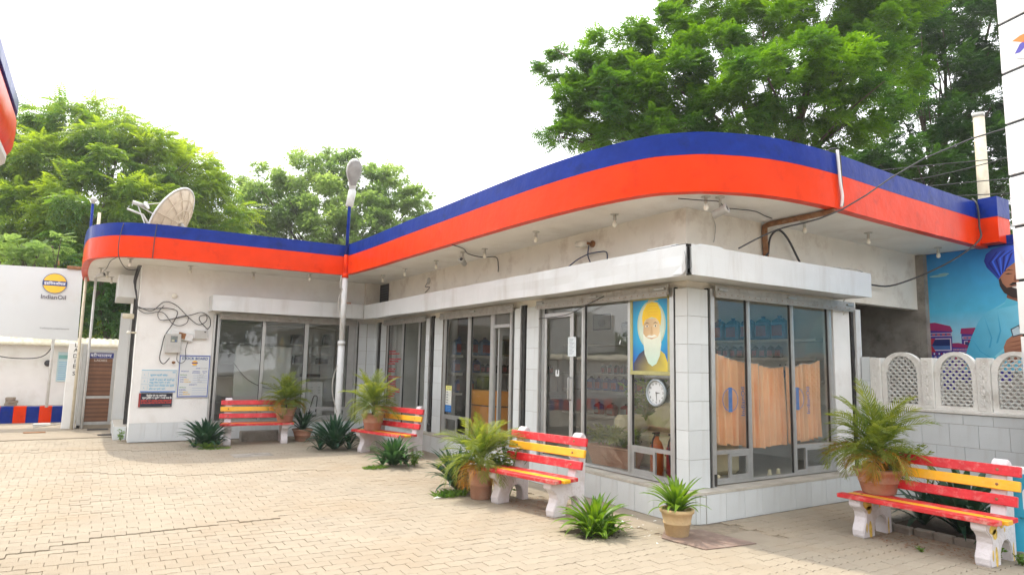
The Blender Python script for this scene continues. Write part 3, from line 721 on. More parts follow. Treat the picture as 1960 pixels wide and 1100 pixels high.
def make_bench(label, length=1.44, patches=False):
    t = thing('park_bench', label, 'bench', group='red and yellow slatted benches')
    hl = length/2
    for s in (-1, 1):
        lg = link('leg', LEGM, t, (s*(hl-.17), 0, 0))
        if patches:
            for (y, z, w, h) in ((.13,.33,.16,.05),(.16,.28,.10,.04),(.17,.07,.055,.09),(.30,.345,.10,.03),(.52,.08,.03,.09),(.10,.10,.03,.05),(.36,.30,.03,.02)):
                n = 14; cy, cz = y, z; vs = []
                for k in range(n):
                    a = 2*math.pi*k/n; rr = 1+.3*noise.noise(Vector((y*9+math.cos(a), z*9+math.sin(a), s)))
                    vs.append((s*0+.0655*1, cy+w/2*rr*math.cos(a), cz+h*rr*math.sin(a)))
                for q in (1, -1):
                    mb = MB(); mb.add([(q*x, y_, z_) for x, y_, z_ in vs], [tuple(range(n)) if q > 0 else tuple(range(n-1,-1,-1))]); mb.build('paint_patch', M['chipyellow'], lg)
    def plank(y0, z0, y1, z1, th, m_, sl, wob, name):
        # plank spans length; section from (y0,z0) to (y1,z1) with thickness th along the normal
        d = Vector((0, y1-y0, z1-z0)); n = Vector((0, -d.z, d.y)).normalized(); mb = MB(); L0 = -hl+random.uniform(0,.02)+wob; L1 = hl-random.uniform(0,.02)+wob
        Mx = Matrix(((1,0,0,0),(0,d.y/d.length,n.y,y0),(0,d.z/d.length,n.z,z0),(0,0,0,1)))
        mb.cbox(L0, 0, 0, L1, d.length, th, .005, Mx); o = mb.build(name, M[m_], t)
        mb = MB()
        for s in (-1, 1):
            c = Vector((s*(hl-.17)+.0, 0, 0)); mid = Vector((0, (y0+y1)/2, (z0+z1)/2))
            q = Matrix(((1,0,0,c.x),(0,d.y/d.length,n.y,mid.y),(0,d.z/d.length,n.z,mid.z),(0,0,0,1)))
            bb = MB(); bb.lathe([(.013, th+.0005), (.013, th+.002), (.0, th+.0025)], 10, q); bb.build('bolt', M['rust'], o)
        return o
    plank(.02-.06, .386, .075, .386, .042, 'benchworn', 1, 0, 'seat_slat')
    plank(.088, .386, .195, .386, .040, 'benchyellow', 1, .03, 'seat_slat')
    plank(.208, .386, .345, .386, .042, 'benchworn', 1, .02, 'seat_slat')
    # back slats lean with the post; front of the post
    for z, mm, wb in ((.50, 'benchred', -.01), (.635, 'benchyellow', 0.01), (.765, 'benchred', .015)):
        y0 = .43+(z-.5)*.2; y1 = y0+.02
        d = Vector((0, y1-y0, .092)); 
        # front face towards -y
        mb = MB(); n = Vector((0, -d.z, d.y)).normalized()
        Mx = Matrix(((1,0,0,0),(0,d.y/d.length,n.y,y0),(0,d.z/d.length,n.z,z),(0,0,0,1)))
        mb.cbox(-hl+.01+wb, 0, 0, hl+wb, d.length, .04, .005, Mx); o = mb.build('back_slat', M[mm], t)
        for s in (-1, 1):
            q = Matrix(((1,0,0,s*(hl-.17)),(0,d.y/d.length,n.y,y0+d.y/2),(0,d.z/d.length,n.z,z+.046),(0,0,0,1)))
            bb = MB(); bb.lathe([(.014, .0405), (.014, .0415), (.0, .042)], 10, q); bb.build('bolt', M['rust'], o)
    return t
b1 = make_bench('red and yellow slatted bench facing forward under the wide left shop window', 1.42); b1.location = (-2.93, 8.72, 0); b1.rotation_euler.z = R(-7)
b2 = make_bench('red and yellow bench turned sideways behind the low agave, beside the lamp post', 1.47); b2.location = (-1.34, 6.28, 0); b2.rotation_euler.z = R(-74)
b3 = make_bench('red and yellow bench before the glass door with white flowers leaning on its left end', 1.28); b3.location = (-1.47, 1.30, 0); b3.rotation_euler.z = R(-79)
b4 = make_bench('red and yellow bench with peeling yellow patches on its legs, before the lattice wall', 1.47, True); b4.location = (.97, -1.93, 0); b4.rotation_euler.z = R(-90)

# ================================================================== PLANTS
def strap_mesh(name, L_, w, bend, m_, cup=.25, n=7, twist=0, tipw=.0, base=.75):
    vs = []; fs = []; x = z = 0; a = 0
    for i in range(n+1):
        t = i/n
        ww = w*(base+(1-base)*math.sin(min(1, t*1.9)*math.pi/2))*(1-t**2.6)**.8+tipw
        dx, dz = math.cos(a), -math.sin(a)
        tw = twist*t
        ex = (math.sin(tw)*.3, math.cos(tw))
        vs += [(x, -ww/2, z+cup*ww*.5), (x, 0, z-cup*ww*.2), (x, ww/2, z+cup*ww*.5)]
        if i < n:
            x += dx*L_/n; z += dz*L_/n; a += bend/n*(.4+1.2*t)
            a += .0
    for i in range(n):
        k = i*3; fs += [(k, k+3, k+4, k+1), (k+1, k+4, k+5, k+2)]
    me = bpy.data.meshes.new(name); me.from_pydata(vs, [], fs); me.materials.append(m_)
    me.polygons.foreach_set('use_smooth', [True]*len(fs)); me.update(); return me
def rosette(label, cat, loc, m_, n, L_, w, spread=(36, 88), group=None, name='agave_plant', bend=1.0, seed=0, kids=(), base_r=.05, parent_z=0):
    rs = random.Random(seed); L_ = L_*.80
    t = thing(name, label, cat, loc, 0, group)
    vari = [strap_mesh('leaf', L_, w, bend*k, m_, twist=.2) for k in (.25, .7, 1.25, 1.9)]
    def ros(cx, cy, n, sc, z0=0):
        for i in range(n):
            f = (i+.5)/n; el = spread[1]-(spread[1]-spread[0])*f**.85+rs.uniform(-7, 7)
            az = i*137.5+rs.uniform(-18, 18)
            me = vari[min(3, int(f*3.2+rs.uniform(0, .9)))]
            s = sc*(.72+.38*math.sin(min(1, f*1.5)*math.pi*.5))*rs.uniform(.8, 1.12)*(1 if f < .85 else .8)
            r_ = base_r*f*sc
            o = link('leaf', me, t, (cx+r_*math.cos(R(az)), cy+r_*math.sin(R(az)), z0+parent_z+(.02+.06*(1-f))*sc), (rs.uniform(-.35,.35), -R(el), R(az)))
            o.scale = (s, s*rs.uniform(.8, 1.15), s)
    ros(0, 0, n, 1)
    for (cx, cy, k, sc) in kids: ros(cx, cy, k, sc)
    return t
GA = 'agave clumps along the shop front'
rosette('dark green agave growing from the ground left of the first bench, under the stock board', 'agave', (-3.86, 8.74, 0), M['agavedk'], 66, .74, .085, seed=1, kids=((.2,.0,10,.5),(-.2,-.05,8,.5)), group=GA)
rosette('big dark agave at the foot of the street lamp post with drooping pale leaves', 'agave', (-1.76, 7.36, 0), M['agavedk'], 84, .92, .09, seed=3, kids=((.25,-.1,14,.6),(-.28,.0,14,.6)), group=GA)
rosette('low green agave in front of the sideways bench, near the grass tuft', 'agave', (-1.50, 5.02, 0), M['agave'], 66, .62, .078, seed=4, kids=((.22,.05,12,.55),(-.15,.1,10,.6)), group=GA)
rosette('green agave mostly hidden behind the potted palm on the ground', 'agave', (-1.52, 2.72, 0), M['agavedk'], 60, .72, .08, seed=5, kids=((.1,-.2,12,.6),(.15,.25,12,.7)), group=GA)
rosette('bright green agave clump in a paving hole by the end of the middle bench', 'agave', (-1.33, .05, -.01), M['ananas'], 78, .50, .064, spread=(30, 88), seed=6, kids=((.14,-.10,22,.55),(-.14,-.08,20,.55),(.02,.18,16,.6),(-.05,-.2,18,.5),(.2,.08,16,.5)), group=GA)
rosette('large shaded dark agave in a brick-edged bed behind the right bench', 'agave', (2.05, -1.92, .02), M['agavedk'], 50, .98, .11, seed=8, kids=((.1,.45,18,.7),(-.1,-.4,18,.7)), group=GA)

def pot_mesh(r0, r1, h, m_, rim=.035, seg=28, ridge=True):
    mb = MB(); pr = [(r0*.96, 0), (r0, .01)]
    if ridge: pr += [(r0+(r1-r0)*.45, h*.45), (r0+(r1-r0)*.45+.006, h*.46), (r0+(r1-r0)*.5+.006, h*.5), (r0+(r1-r0)*.5, h*.51)]
    pr += [(r1, h-rim-.01), (r1+.016, h-rim), (r1+.02, h-.004), (r1+.008, h), (r1-.01, h), (r1-.018, h-.05)]
    mb.lathe(pr, seg); return mb.mesh('pot', m_)
def soil(t, r_, z):
    mb = MB(); mb.lathe([(r_, z-.03), (r_*.98, z), (r_*.5, z+.012), (0, z+.02)], 20); mb.build('soil', M['soil'], t)
def pot_agave(label, loc, potm, r0, r1, h, m_, n, L_, w, seed, **k):
    t = rosette(label, 'potted plant', loc, m_, n, L_, w, seed=seed, name='potted_agave', parent_z=h-.05, **k)
    link('pot', pot_mesh(r0, r1, h, potm), t); soil(t, r1-.016, h-.04); return t
pot_agave('spiky green plant in a clay pot against the tiled pillar left of the lamp post', (-1.93, 9.05, 0), M['terra'], .14, .2, .26, M['agavedk'], 34, .62, .06, 11)
pot_agave('bright green spiky plant in a pale clay pot at the shop front corner', (-.64, -.42, 0.004), M['clay'], .115, .158, .27, M['ananas'], 54, .46, .054, 12, spread=(30, 86))

def frond_mesh(name, L_, droop, m_, nl=24, ll=.22, seed=0, width=.017):
    rs = random.Random(seed); pts = []; x = z = 0; a = R(0)
    n = 14
    for i in range(n+1):
        pts.append(Vector((x, rs.uniform(-.004,.004), z))); t = i/n
        x += math.cos(a)*L_/n; z += math.sin(a)*L_/n; a -= droop/n*(.35+1.3*t)
    mb = MB(); mb.tube(pts, [.006*(1-i/n)+.0015 for i in range(n+1)], 4)
    for i in range(nl):
        t = .16+.84*(i+.5)/nl; f = t*n; k = min(n-1, int(f)); p = pts[k].lerp(pts[k+1], f-k); d = (pts[k+1]-pts[k]).normalized()
        up = Vector((-d.z, 0, d.x)); l = ll*math.sin(math.pi*(.18+.78*t))**.7*rs.uniform(.8, 1.1)
        for s in (-1, 1):
            side = Vector((0, s, 0)); dir_ = (side*.72+d*(.55+.5*t)+up*.25).normalized()
            q1 = p+dir_*l*.5; q2 = p+dir_*l*.85-Vector((0,0,l*.16))-up*0; q3 = p+dir_*l-Vector((0,0,l*.34*rs.uniform(.5,1.3)))
            wv = d*width*.55
            mb.add([p-wv*.4, p+wv*.4, q1+wv, q1-wv, q2+wv*.7, q2-wv*.7, q3], [(0,1,2,3),(3,2,4,5),(5,4,6)])
    return mb.mesh(name, m_)
FR = {}
for key, L_, dr, m_ in (('up', .72, .8, 'frond'), ('mid', .74, 1.5, 'frond'), ('low', .66, 2.2, 'frond'), ('old', .60, 2.5, 'frondold'), ('short', .40, 1.1, 'frond')):
    FR[key] = [frond_mesh('frond', L_, dr*v, M[m_], seed=int(L_*100)+i, nl=20) for i, v in enumerate((.7, 1.0, 1.35))]
def palm(label, loc, r0, r1, h, potm, sc=1, seed=0, nf=(12, 18, 20, 5), tall=.08, old='frondold', ysc=1):
    rs = random.Random(seed); t = thing('potted_palm', label, 'potted palm', loc, rs.uniform(0, 6), 'potted palms set on and beside the benches')
    link('pot', pot_mesh(r0, r1, h, potm), t); soil(t, r1-.016, h-.04)
    mb = MB(); mb.tube([(0,0,h-.05),(.005,0,h+.04),(0,.005,h+.12*sc+tall)], [.035,.03,.018], 8); mb.build('stem', M['bark'], t)
    i = 0
    for key, n, e0, e1, zz in (('up', nf[0], 62, 88, .12), ('mid', nf[1], 38, 66, .08), ('low', nf[2], 8, 46, .03), ('old', nf[3], -5, 30, 0)):
        for k in range(n):
            az = i*137.5+rs.uniform(-20, 20); i += 1
            o = link('frond', rs.choice(FR[key]), t, (0, 0, h+.0+(zz+tall*.6)*sc), (rs.uniform(-.7,.7), -R(rs.uniform(e0, e1)), R(az)))
            s = sc*rs.uniform(.65, 1.12); o.scale = (s, s, s)
    return t
SZ = .430
palm('potted palm standing on the right end of the bench under the wide shop window', (-2.36, 8.86, SZ), .15, .21, .30, M['terra'], .84, 21, (12, 18, 20, 4))
palm('potted palm on the seat of the sideways bench, in a ridged terracotta pot', (-1.27, 6.66, SZ), .15, .205, .30, M['terra'], .90, 22, (12, 16, 18, 2), tall=.14)
palm('yellowing palm in a terracotta pot on the paving at the left of the middle bench', (-1.50, 2.12, 0.002), .13, .165, .37, M['terra'], .92, 23, (12, 18, 18, 9), tall=.05)
palm('largest palm, bushy with rust tinged lower fronds, potted on the bench by the lattice wall', (1.33, -1.43, SZ), .16, .225, .26, M['terra'], .94, 24, (13, 20, 24, 12), tall=.16)

# leafy white-flowering shrub by the middle bench
def leafy(name, label, cat, loc, stems, h, spread, m_, leaf=.05, seed=0, flowers=0, kids=14, group=None):
    rs = random.Random(seed); t = thing(name, label, cat, loc, 0, group); mb = MB(); st = MB(); fl = []
    for i in range(stems):
        az = rs.uniform(0, 6.28); ln = h*rs.uniform(.6, 1); sp = spread*rs.uniform(.2, 1)
        pts = [Vector((0,0,0)), Vector((math.cos(az)*sp*.35, math.sin(az)*sp*.35, ln*.5)), Vector((math.cos(az)*sp, math.sin(az)*sp, ln))]
        cp_ = catmull(pts, 4); st.tube(cp_, .004, 4)
        for k in range(kids):
            f = rs.uniform(.2, 1)*(len(cp_)-1); q = int(min(f, len(cp_)-2)); p = cp_[q].lerp(cp_[q+1], f-q)
            d = Vector((rs.gauss(0,1), rs.gauss(0,1), rs.uniform(-.2,.9))).normalized(); s = d.orthogonal().normalized(); l = leaf*rs.uniform(.6,1.2)
            mb.add([p, p+d*l*.5+s*l*.18, p+d*l, p+d*l*.5-s*l*.18], [(0,1,2,3)])
        fl.append(cp_[-1])
    mb.build('foliage', m_, t, kind='stuff'); st.build('stem', M['frond'], t)
    for p in fl[:flowers]:
        f = MB()
        for k in range(5):
            a = 2*math.pi*k/5; c = Vector((math.cos(a), math.sin(a), .25)); s = Vector((-math.sin(a), math.cos(a), 0))
            f.add([p, p+c*.022+s*.014, p+c*.036, p+c*.022-s*.014], [(0,1,2,3)])
        f.build('flower', M['petal'], t)
    return t
leafy('flowering_shrub', 'leafy shrub with small white flowers leaning over the left end of the middle bench', 'shrub', (-1.16, 1.98, 0), 26, .78, .34, M['leafA'], .07, 3, 9, 22)
leafy('leafy_shrub', 'small light green leafy shrub at the foot of the low agave by the sideways bench', 'shrub', (-1.22, 4.82, 0), 14, .26, .16, M['herb'], .06, 4, 0, 10)
leafy('leafy_shrub', 'feathery shrub around the palm pot on the left bench', 'shrub', (-2.42, 8.78, SZ), 14, .34, .40, M['herb'], .035, 5, 2, 26)
leafy('leafy_shrub', 'soft green herb growing in the pot of the largest palm', 'shrub', (1.36, -1.62, SZ+.2), 20, .34, .34, M['frond'], .06, 15, 0, 22)
leafy('weed', 'lone weed growing at the left foot of the shop wall', 'weed', (-5.24, 10.3, 0), 5, .26, .08, M['herb'], .07, 6, 0, 8, 'weeds in the paving')
leafy('weed', 'weeds around the foot of the agave under the stock board', 'weed', (-3.9, 8.52, 0), 26, .13, .34, M['herb'], .05, 7, 0, 12, 'weeds in the paving')
leafy('weed', 'weed sprouting inside the arch of the peeling bench leg', 'weed', (1.30, -2.48, 0), 10, .13, .14, M['herb'], .05, 8, 0, 7, 'weeds in the paving')
leafy('weed', 'weed at the foot of the blue sign', 'weed', (1.38, -2.66, 0), 8, .12, .10, M['herb'], .05, 9, 0, 7, 'weeds in the paving')
leafy('weed', 'tiny weed on the paving under the front edge of the right bench', 'weed', (1.02, -1.98, 0), 5, .05, .07, M['herb'], .035, 10, 0, 5, 'weeds in the paving')
def tuft(label, loc, n, r_, h, seed):
    rs = random.Random(seed); mb = MB()
    for i in range(n):
        a = rs.uniform(0, 6.28); q = r_*math.sqrt(rs.random()); p = Vector((q*math.cos(a), q*math.sin(a)*.6, 0)); d = Vector((rs.gauss(0,.5), rs.gauss(0,.5), 1)).normalized()*h*rs.uniform(.4,1)
        s = d.orthogonal().normalized()*.003; mb.add([p-s, p+s, p+d*.6+s*.6, p+d+Vector((d.x*.5,d.y*.5,-.01))], [(0,1,2,3)])
    mb.build('grass', M['herb'], None, loc, label=label, cat='grass', kind='stuff')
tuft('pale green grass tuft on the paving before the sideways bench', (-1.86, 4.92, 0), 260, .20, .08, 1)
tuft('green grass around the foot of the agave behind the palm', (-1.78, 2.42, 0), 320, .22, .12, 2)
tuft('short grass along the shop wall by the first agave', (-3.75, 8.42, 0), 300, .3, .06, 3)

# ---- brick-edged bed
bed = thing('planting_bed', 'low bed with a grey brick edge behind the right bench', 'plant bed', (0,0,0))
mb = MB(); mb.box(1.72, -2.5, -.02, 3.38, -1.2, .03); mb.build('soil', M['soil'], bed)
mb = MB(); mb.cbox(-.095, -.045, 0, .095, .045, .085, .012); BR = mb.mesh('brick', M['concrete'])
pts = [(1.66, -1.3-.2*i) for i in range(7)]
for x, y in pts: link('brick', BR, bed, (x+random.gauss(0,.008), y, -.01), (0, random.gauss(0,.03), R(90)+random.gauss(0,.05)))
for i in range(7): link('brick', BR, bed, (1.80+.2*i, -1.22+random.gauss(0,.006), -.01), (0, 0, random.gauss(0,.05)))
# dry leaf litter
def litter(label, x0, y0, x1, y1, n, seed, m_='rust'):
    rs = random.Random(seed); mb = MB()
    for i in range(n):
        p = Vector((rs.uniform(x0,x1), rs.uniform(y0,y1), .004)); a = rs.uniform(0,6.28); l = rs.uniform(.008,.026); d = Vector((math.cos(a),math.sin(a),rs.uniform(-.1,.3)))*l; s = Vector((-math.sin(a),math.cos(a),rs.uniform(0,.2)))*l*.35
        mb.add([p-d, p+s, p+d, p-s], [(0,1,2,3)])
    mb.build('litter', M[m_], None, label=label, cat='leaf litter', kind='stuff')
litter('dry leaves lying under and behind the right bench', 1.05, -2.5, 1.62, -1.25, 420, 1)
litter('dry leaves under the middle bench', -1.4, .75, -.8, 1.9, 220, 2)
litter('white paint flakes and scraps near the potted spiky plant', -1.05, -.6, -.3, .5, 40, 3, 'petal')
litter('dirt and dry leaves round the agave in the paving hole', -1.58, -.22, -1.08, .3, 240, 4, 'soil')
# planting hole soil, cover plates, manhole
mb = MB(); mb.box(-1.56, -.2, -.03, -1.1, .29, -.008); mb.build('soil_patch', M['soil'], kind='structure')
mb = MB(); q = [(-.80,-.93),(-.17,-1.02),(-.24,-.36),(-.62,-.22),(-.86,-.42)]; mb.prism(q, .002, .010); mb.build('cover_plate', M['ruststeel'], None, label='rusty brown steel plate lying on the paving by the pale pot', cat='metal plate')
mb = MB(); mb.cbox(-3.62, 7.05, -.01, -2.95, 7.50, .006, .004); mb.build('cover_plate', M['concrete'], None, label='flat grey concrete cover in the paving in front of the left bench', cat='drain cover')
def grate(label, x, y, rz, w=.42, d=.2):
    t = thing('drain_grate', label, 'drain grate', (x, y, .014), rz)
    mb = MB(); mb.box(-w/2, -d/2, 0, w/2, -d/2+.015, .012); mb.box(-w/2, d/2-.015, 0, w/2, d/2, .012); mb.build('frame', M['dark'], t)
    for k in range(12): 
        mb = MB(); x_ = -w/2+.01+k*(w-.02)/11; mb.box(x_-.008, -d/2+.016, .001, x_+.008, d/2-.016, .011); mb.build('bar', M['dark'], t)
grate('dark drain grate in front of the end step', -5.42, 11.6, .1)
grate('dark drain grate right at the ladies door sill', -5.62, 12.9, .0)
# ================================================================== RIGHT SIDE
wl = thing('boundary_wall', 'low white tiled wall topped with arched lattice panels, behind the right bench', 'wall', (0,0,0))
X0 = 3.5
mb = MB(); mb.box(X0, -6.0, -.05, X0+.16, -.02, 1.20); mb.build('wall_core', M['grout'], wl)
z = 0.0; k = 0
for h in (.10, .345, .345, .28, .125):
    y0 = -.03-(.165 if k % 2 else 0)
    n = 0
    if k % 2:
        mb = MB(); mb.cbox(.002, -.008, .002, .163, .004, h-.002, .0015); link('tile', mb.mesh('tile', M['tile']), wl, (X0, -.03, z), (0, 0, R(-90)))
    key = ('w', h); mb = MB(); mb.cbox(.002, -.008, .002, .328, .004, h-.002, .0015); TM[key] = mb.mesh('tile', M['tile'])
    while y0 > -5.5:
        link('tile', TM[key], wl, (X0, y0, z), (random.gauss(0,.004), 0, R(-90)+random.gauss(0,.003))); y0 -= .33
    z += h; k += 1
mb = MB(); mb.cbox(X0-.03, -6, 1.20, X0+.19, -.02, 1.245, .006); mb.build('coping', M['lattice'], wl)
# tiled pillar at the building end
mb = MB(); mb.box(X0+.002, -.20, 1.245, X0+.16, .0-.075, 1.92); p = mb.build('pillar', M['grout'], wl)
tiles_along((X0+.002, -.076), (X0+.002, -.199), 1.245, 1.92, .3, .34, p)
def post(yc, w=.145):
    mb = MB(); mb.cbox(X0-.015, yc-w/2, 1.246, X0+.15, yc+w/2, 1.905, .006); p = mb.build('lattice_post', M['lattice'], wl)
    mb = MB(); x = X0-.017
    def diamond(cy, cz, a, b_): mb.tube([(x, cy-a, cz), (x, cy, cz+b_), (x, cy+a, cz), (x, cy, cz-b_), (x, cy-a, cz)], .004, 4)
    diamond(yc, 1.85, .035, .028); diamond(yc, 1.79, .035, .028)
    for i in range(4):
        z0 = 1.30+i*.115
        mb.tube([(x, yc, z0), (x, yc, z0+.10)], .004, 4)
        for s in (-1, 1):
            mb.tube(catmull([(x, yc, z0+.02), (x, yc+s*.03, z0+.045), (x, yc+s*.045, z0+.075), (x, yc+s*.028, z0+.09), (x, yc+s*.02, z0+.07)], 3), .004, 4)
            mb.tube([(x, yc+s*.005, z0+.01), (x, yc+s*.035, z0+.0)], .004, 4)
    mb.build('carved_relief', M['lattice'], p)
for yc in (-.275, -.955, -1.605, -2.26, -2.91, -3.56): post(yc)
def lattice(ya, yb):
    "arched frame between two posts, filled with a fish-scale screen"
    w = ya-yb; yc = (ya+yb)/2; n = 18; zb, zs, top = 1.246, 1.70, 1.985
    fr = MB(); out = []; inn = []
    for i in range(n+1):
        a = math.pi*i/n; out.append((yc-math.cos(a)*w/2, zs+.05+(top-zs-.05)*math.sin(a))); inn.append((yc-math.cos(a)*(w/2-.062), zs-.03+(top-.05-zs+.03)*math.sin(a)))
    out = [(yb, zb)]+out[::1]+[(ya, zb)]; inn = [(yb+.062, zb+.045)]+inn+[(ya-.062, zb+.045)]
    vs = []; 
    for x in (X0+.02, X0+.10):
        vs += [(x, *q) for q in out]+[(x, *q) for q in inn]
    m_ = len(out); fs = []
    for i in range(m_):
        j = (i+1) % m_; a0, b0 = i, m_+i; a1, b1 = j, m_+j; o2 = 2*m_
        fs += [(a0, b0, b1, a1), (a0+o2, a1+o2, b1+o2, b0+o2), (a0, a1, a1+o2, a0+o2), (b0, b0+o2, b1+o2, b1)]
    fr.add(vs, fs); f = fr.build('lattice_frame', M['lattice'], wl)
    lb = MB(); px_ = (w-.13)/5; pz = .043; r_ = px_*.50
    def inside(y, z):
        if z < zb+.03 or abs(y-yc) > w/2-.055: return False
        if z <= zs-.03: return True
        return ((y-yc)/(w/2-.06))**2+((z-zs+.03)/(top-.04-zs+.03))**2 < 1
    for rr in range(17):
        z = zb+.045+rr*pz
        for c_ in range(-1, 7):
            y = yb+.065+px_*(c_+.5)+(px_/2 if rr % 2 else 0)
            ps = [(y+r_*math.cos(R(a)), z+r_*1.05*math.sin(R(a))) for a in range(0, 181, 30)]
            ps = [q for q in ps if inside(*q)]
            if len(ps) < 2: continue
            t_ = .0065
            for q, q2 in zip(ps, ps[1:]):
                d = Vector((q2[0]-q[0], q2[1]-q[1])); 
                if d.length > r_: continue
                nn = Vector((-d.y, d.x)).normalized()*t_
                P4 = [(q[0]+nn.x, q[1]+nn.y), (q2[0]+nn.x, q2[1]+nn.y), (q2[0]-nn.x, q2[1]-nn.y), (q[0]-nn.x, q[1]-nn.y)]
                vv = [(X0+.035, *u_) for u_ in P4]+[(X0+.085, *u_) for u_ in P4]
                lb.add(vv, [(0,1,2,3),(7,6,5,4),(0,4,5,1),(1,5,6,2),(2,6,7,3),(3,7,4,0)])
    lb.build('scale_lattice', M['lattice'], f, kind='stuff')
for ya, yb in ((-.352,-.878),(-1.032,-1.528),(-1.682,-2.183),(-2.337,-2.833),(-2.987,-3.483)): lattice(ya, yb)
# wall far behind the lattice that shows through it
mb = MB(); mb.box(5.47, -6, -.05, 5.6, -.125, 1.9); hw = mb.build('rear_wall', mat('stained_plaster', (.34,.31,.27), .9, .2, 3, dirt=(.16,.14,.12), damt=.6), None, label='stained rear wall seen through the lattice below the hoarding', cat='wall')

# ---- printed hoarding on the right
hd = thing('hoarding', 'large blue printed hoarding of a smiling turbaned man in front of painted lorries', 'billboard', (5.46, -.06, 1.75))
HW, HH = 4.2, 1.86
mb = MB(); mb.box(0, -HW, 0, .03, 0, HH); mb.build('board', M['board'], hd)
mb = MB(); mb.box(-.02, -HW, HH+.001, .05, 0, HH+.03); mb.box(-.02, -1.12-.0, HH+.031, .05, -HW, HH+.15); mb.build('frame', M['blue'], hd)
pr = Print((-.001, 0, 0), (0,-1,0), (0,0,1), .00018)
def skyc(x, y):
    t = max(0, min(1, y/HH)); s = max(0, min(1, 1-abs(x-.45)/1.5))
    a = np.array(srgb(225, 242, 248)); b_ = np.array(srgb(85, 200, 242)); c_ = np.array(srgb(15, 130, 210))
    r_ = a*(1-t/.5)+b_*(t/.5) if t < .5 else b_*(1-(t-.5)/.5)+c_*((t-.5)/.5)
    k = .82+.18*s; return tuple(r_*k)
pr.grid(0, 0, HW, HH, skyc, 22, 14, 0)
W_ = srgb(225, 235, 245)
for cx, cy, rx in ((.22, 1.50, .13), (.30, 1.52, .08)): pr.ell(cx, cy, rx, .018, srgb(150, 205, 215), 1)
def lorry(x, y, s, l, flip=1):
    c1, c2, c3, c4 = srgb(60, 45, 150), srgb(165, 40, 105), srgb(225, 205, 225), srgb(95, 130, 190)
    X = lambda a: x+a*s*flip
    def rc(a, b_, c_, d, col, k): pr.rect(min(X(a),X(c_)), y+b_*s, max(X(a),X(c_)), y+d*s, col, k)
    rc(0, -.6, .60, .62, c1, l)
    pr.poly([(X(-.02), y+.60*s), (X(.62), y+.55*s), (X(.58), y+.66*s), (X(.3), y+.74*s), (X(0), y+.73*s)][::flip], c2, l+1)
    rc(.02, .46, .60, .53, srgb(205, 190, 215), l+1); rc(.04, .475, .58, .515, srgb(60, 70, 150), l+2)
    for k in range(6): rc(.06+.09*k, .48, .11+.09*k, .51, srgb(205, 70, 90), l+3)
    rc(.05, .17, .58, .42, c3, l+1); rc(.07, .19, .56, .40, srgb(30, 45, 110), l+2)
    rc(.07, .19, .56, .27, srgb(70, 110, 175), l+3)
    pr.poly([(X(.13), y+.42*s), (X(.29), y+.42*s), (X(.13), y+.14*s), (X(.29), y+.14*s)][0:2]+[(X(.22), y+.28*s)], srgb(185, 25, 60), l+4)
    pr.poly([(X(.13), y+.14*s), (X(.22), y+.28*s), (X(.29), y+.14*s)], srgb(185, 25, 60), l+4)
    for k in range(13): rc(.02+.045*k, .09, .045+.045*k, .125, srgb(225, 220, 240) if k % 2 else srgb(150, 25, 80), l+2)
    for k in range(10): rc(.03+.057*k, .035, .065+.057*k, .06, c4 if k % 2 else c3, l+2)
    for k in range(5): rc(.05+.11*k, -.12, .12+.11*k, -.03, srgb(120, 35, 130) if k % 2 else srgb(30, 60, 160), l+2)
    rc(.0, -.18, .62, -.15, c3, l+2)
    for k in range(8): rc(.02+.075*k, -.30, .06+.075*k, -.22, srgb(80, 90, 190) if k % 2 else srgb(150, 40, 120), l+2)
lorry(.50, .02+.18, .62, 1, 1); lorry(.33, .12, .42, 4, 1); lorry(-.10, .18, .78, 10, 1); lorry(.78, .22, .60, 15, 1)
# the man
kb, kd, kl = srgb(95, 205, 240), srgb(65, 175, 220), srgb(145, 228, 250)
def body(x, y): 
    t = max(0, min(1, (x-.5)/1.1)); a = np.array(kd)*.7+np.array(kb)*.3; return tuple(a*(1-t)+np.array(kl)*t)
pr.poly([(.52,-.0),(.56,.30),(.64,.52),(.74,.74),(.82,.86),(.98,.95),(1.10,1.02),(1.16,1.12),(1.50,1.05),(1.75,.90),(1.95,.45),(2.0,0)], body, 21)
pr.poly([(.98,.92),(1.10,1.0),(1.15,1.14),(1.20,1.16),(1.40,1.06),(1.46,1.0),(1.3,.98)], srgb(95, 200, 232), 22)
for a, b_, c_ in (((.82,.84),(.90,.5),(.86,.35)), ((.64,.50),(.74,.30),(.90,.18)), ((1.0,.9),(1.02,.6),(.96,.42)), ((1.30,.95),(1.33,.55),(1.28,.2))):
    for q in range(1):
        pr.poly([a, (b_[0]+.012, b_[1]), (c_[0]+.02, c_[1]), (c_[0]-.004, c_[1]), (b_[0]-.006, b_[1])], kd, 23)
# sleeve, hand with phone
pr.poly([(.70,.0),(.60,.14),(.92,.22),(1.07,.36),(1.16,.30),(1.13,.10),(1.0,.0)], lambda x, y: tuple(np.array(kb)*(.75+.3*min(1,max(0,y/.4)))), 24)
pr.poly([(.92,.22),(1.07,.36),(1.09,.335),(.95,.20)], kl, 25)
sk, sk2 = srgb(188, 128, 98), srgb(140, 84, 62)
pr.poly([(1.06,.20),(1.05,.36),(1.09,.46),(1.16,.52),(1.30,.56),(1.36,.5),(1.34,.3),(1.22,.16),(1.12,.13)], lambda x, y: sk if y > .35 else sk2, 26)
for k in range(4): pr.poly([(1.10+.0*k,.42-.06*k),(1.20,.445-.06*k),(1.30,.47-.06*k),(1.30,.455-.06*k),(1.20,.43-.06*k)], sk2, 27)
pr.poly([(1.17,.50),(1.15,.62),(1.26,.68),(1.30,.54)], srgb(60, 70, 90), 27); pr.poly([(1.18,.52),(1.165,.61),(1.25,.66),(1.28,.55)], srgb(205, 225, 235), 28)
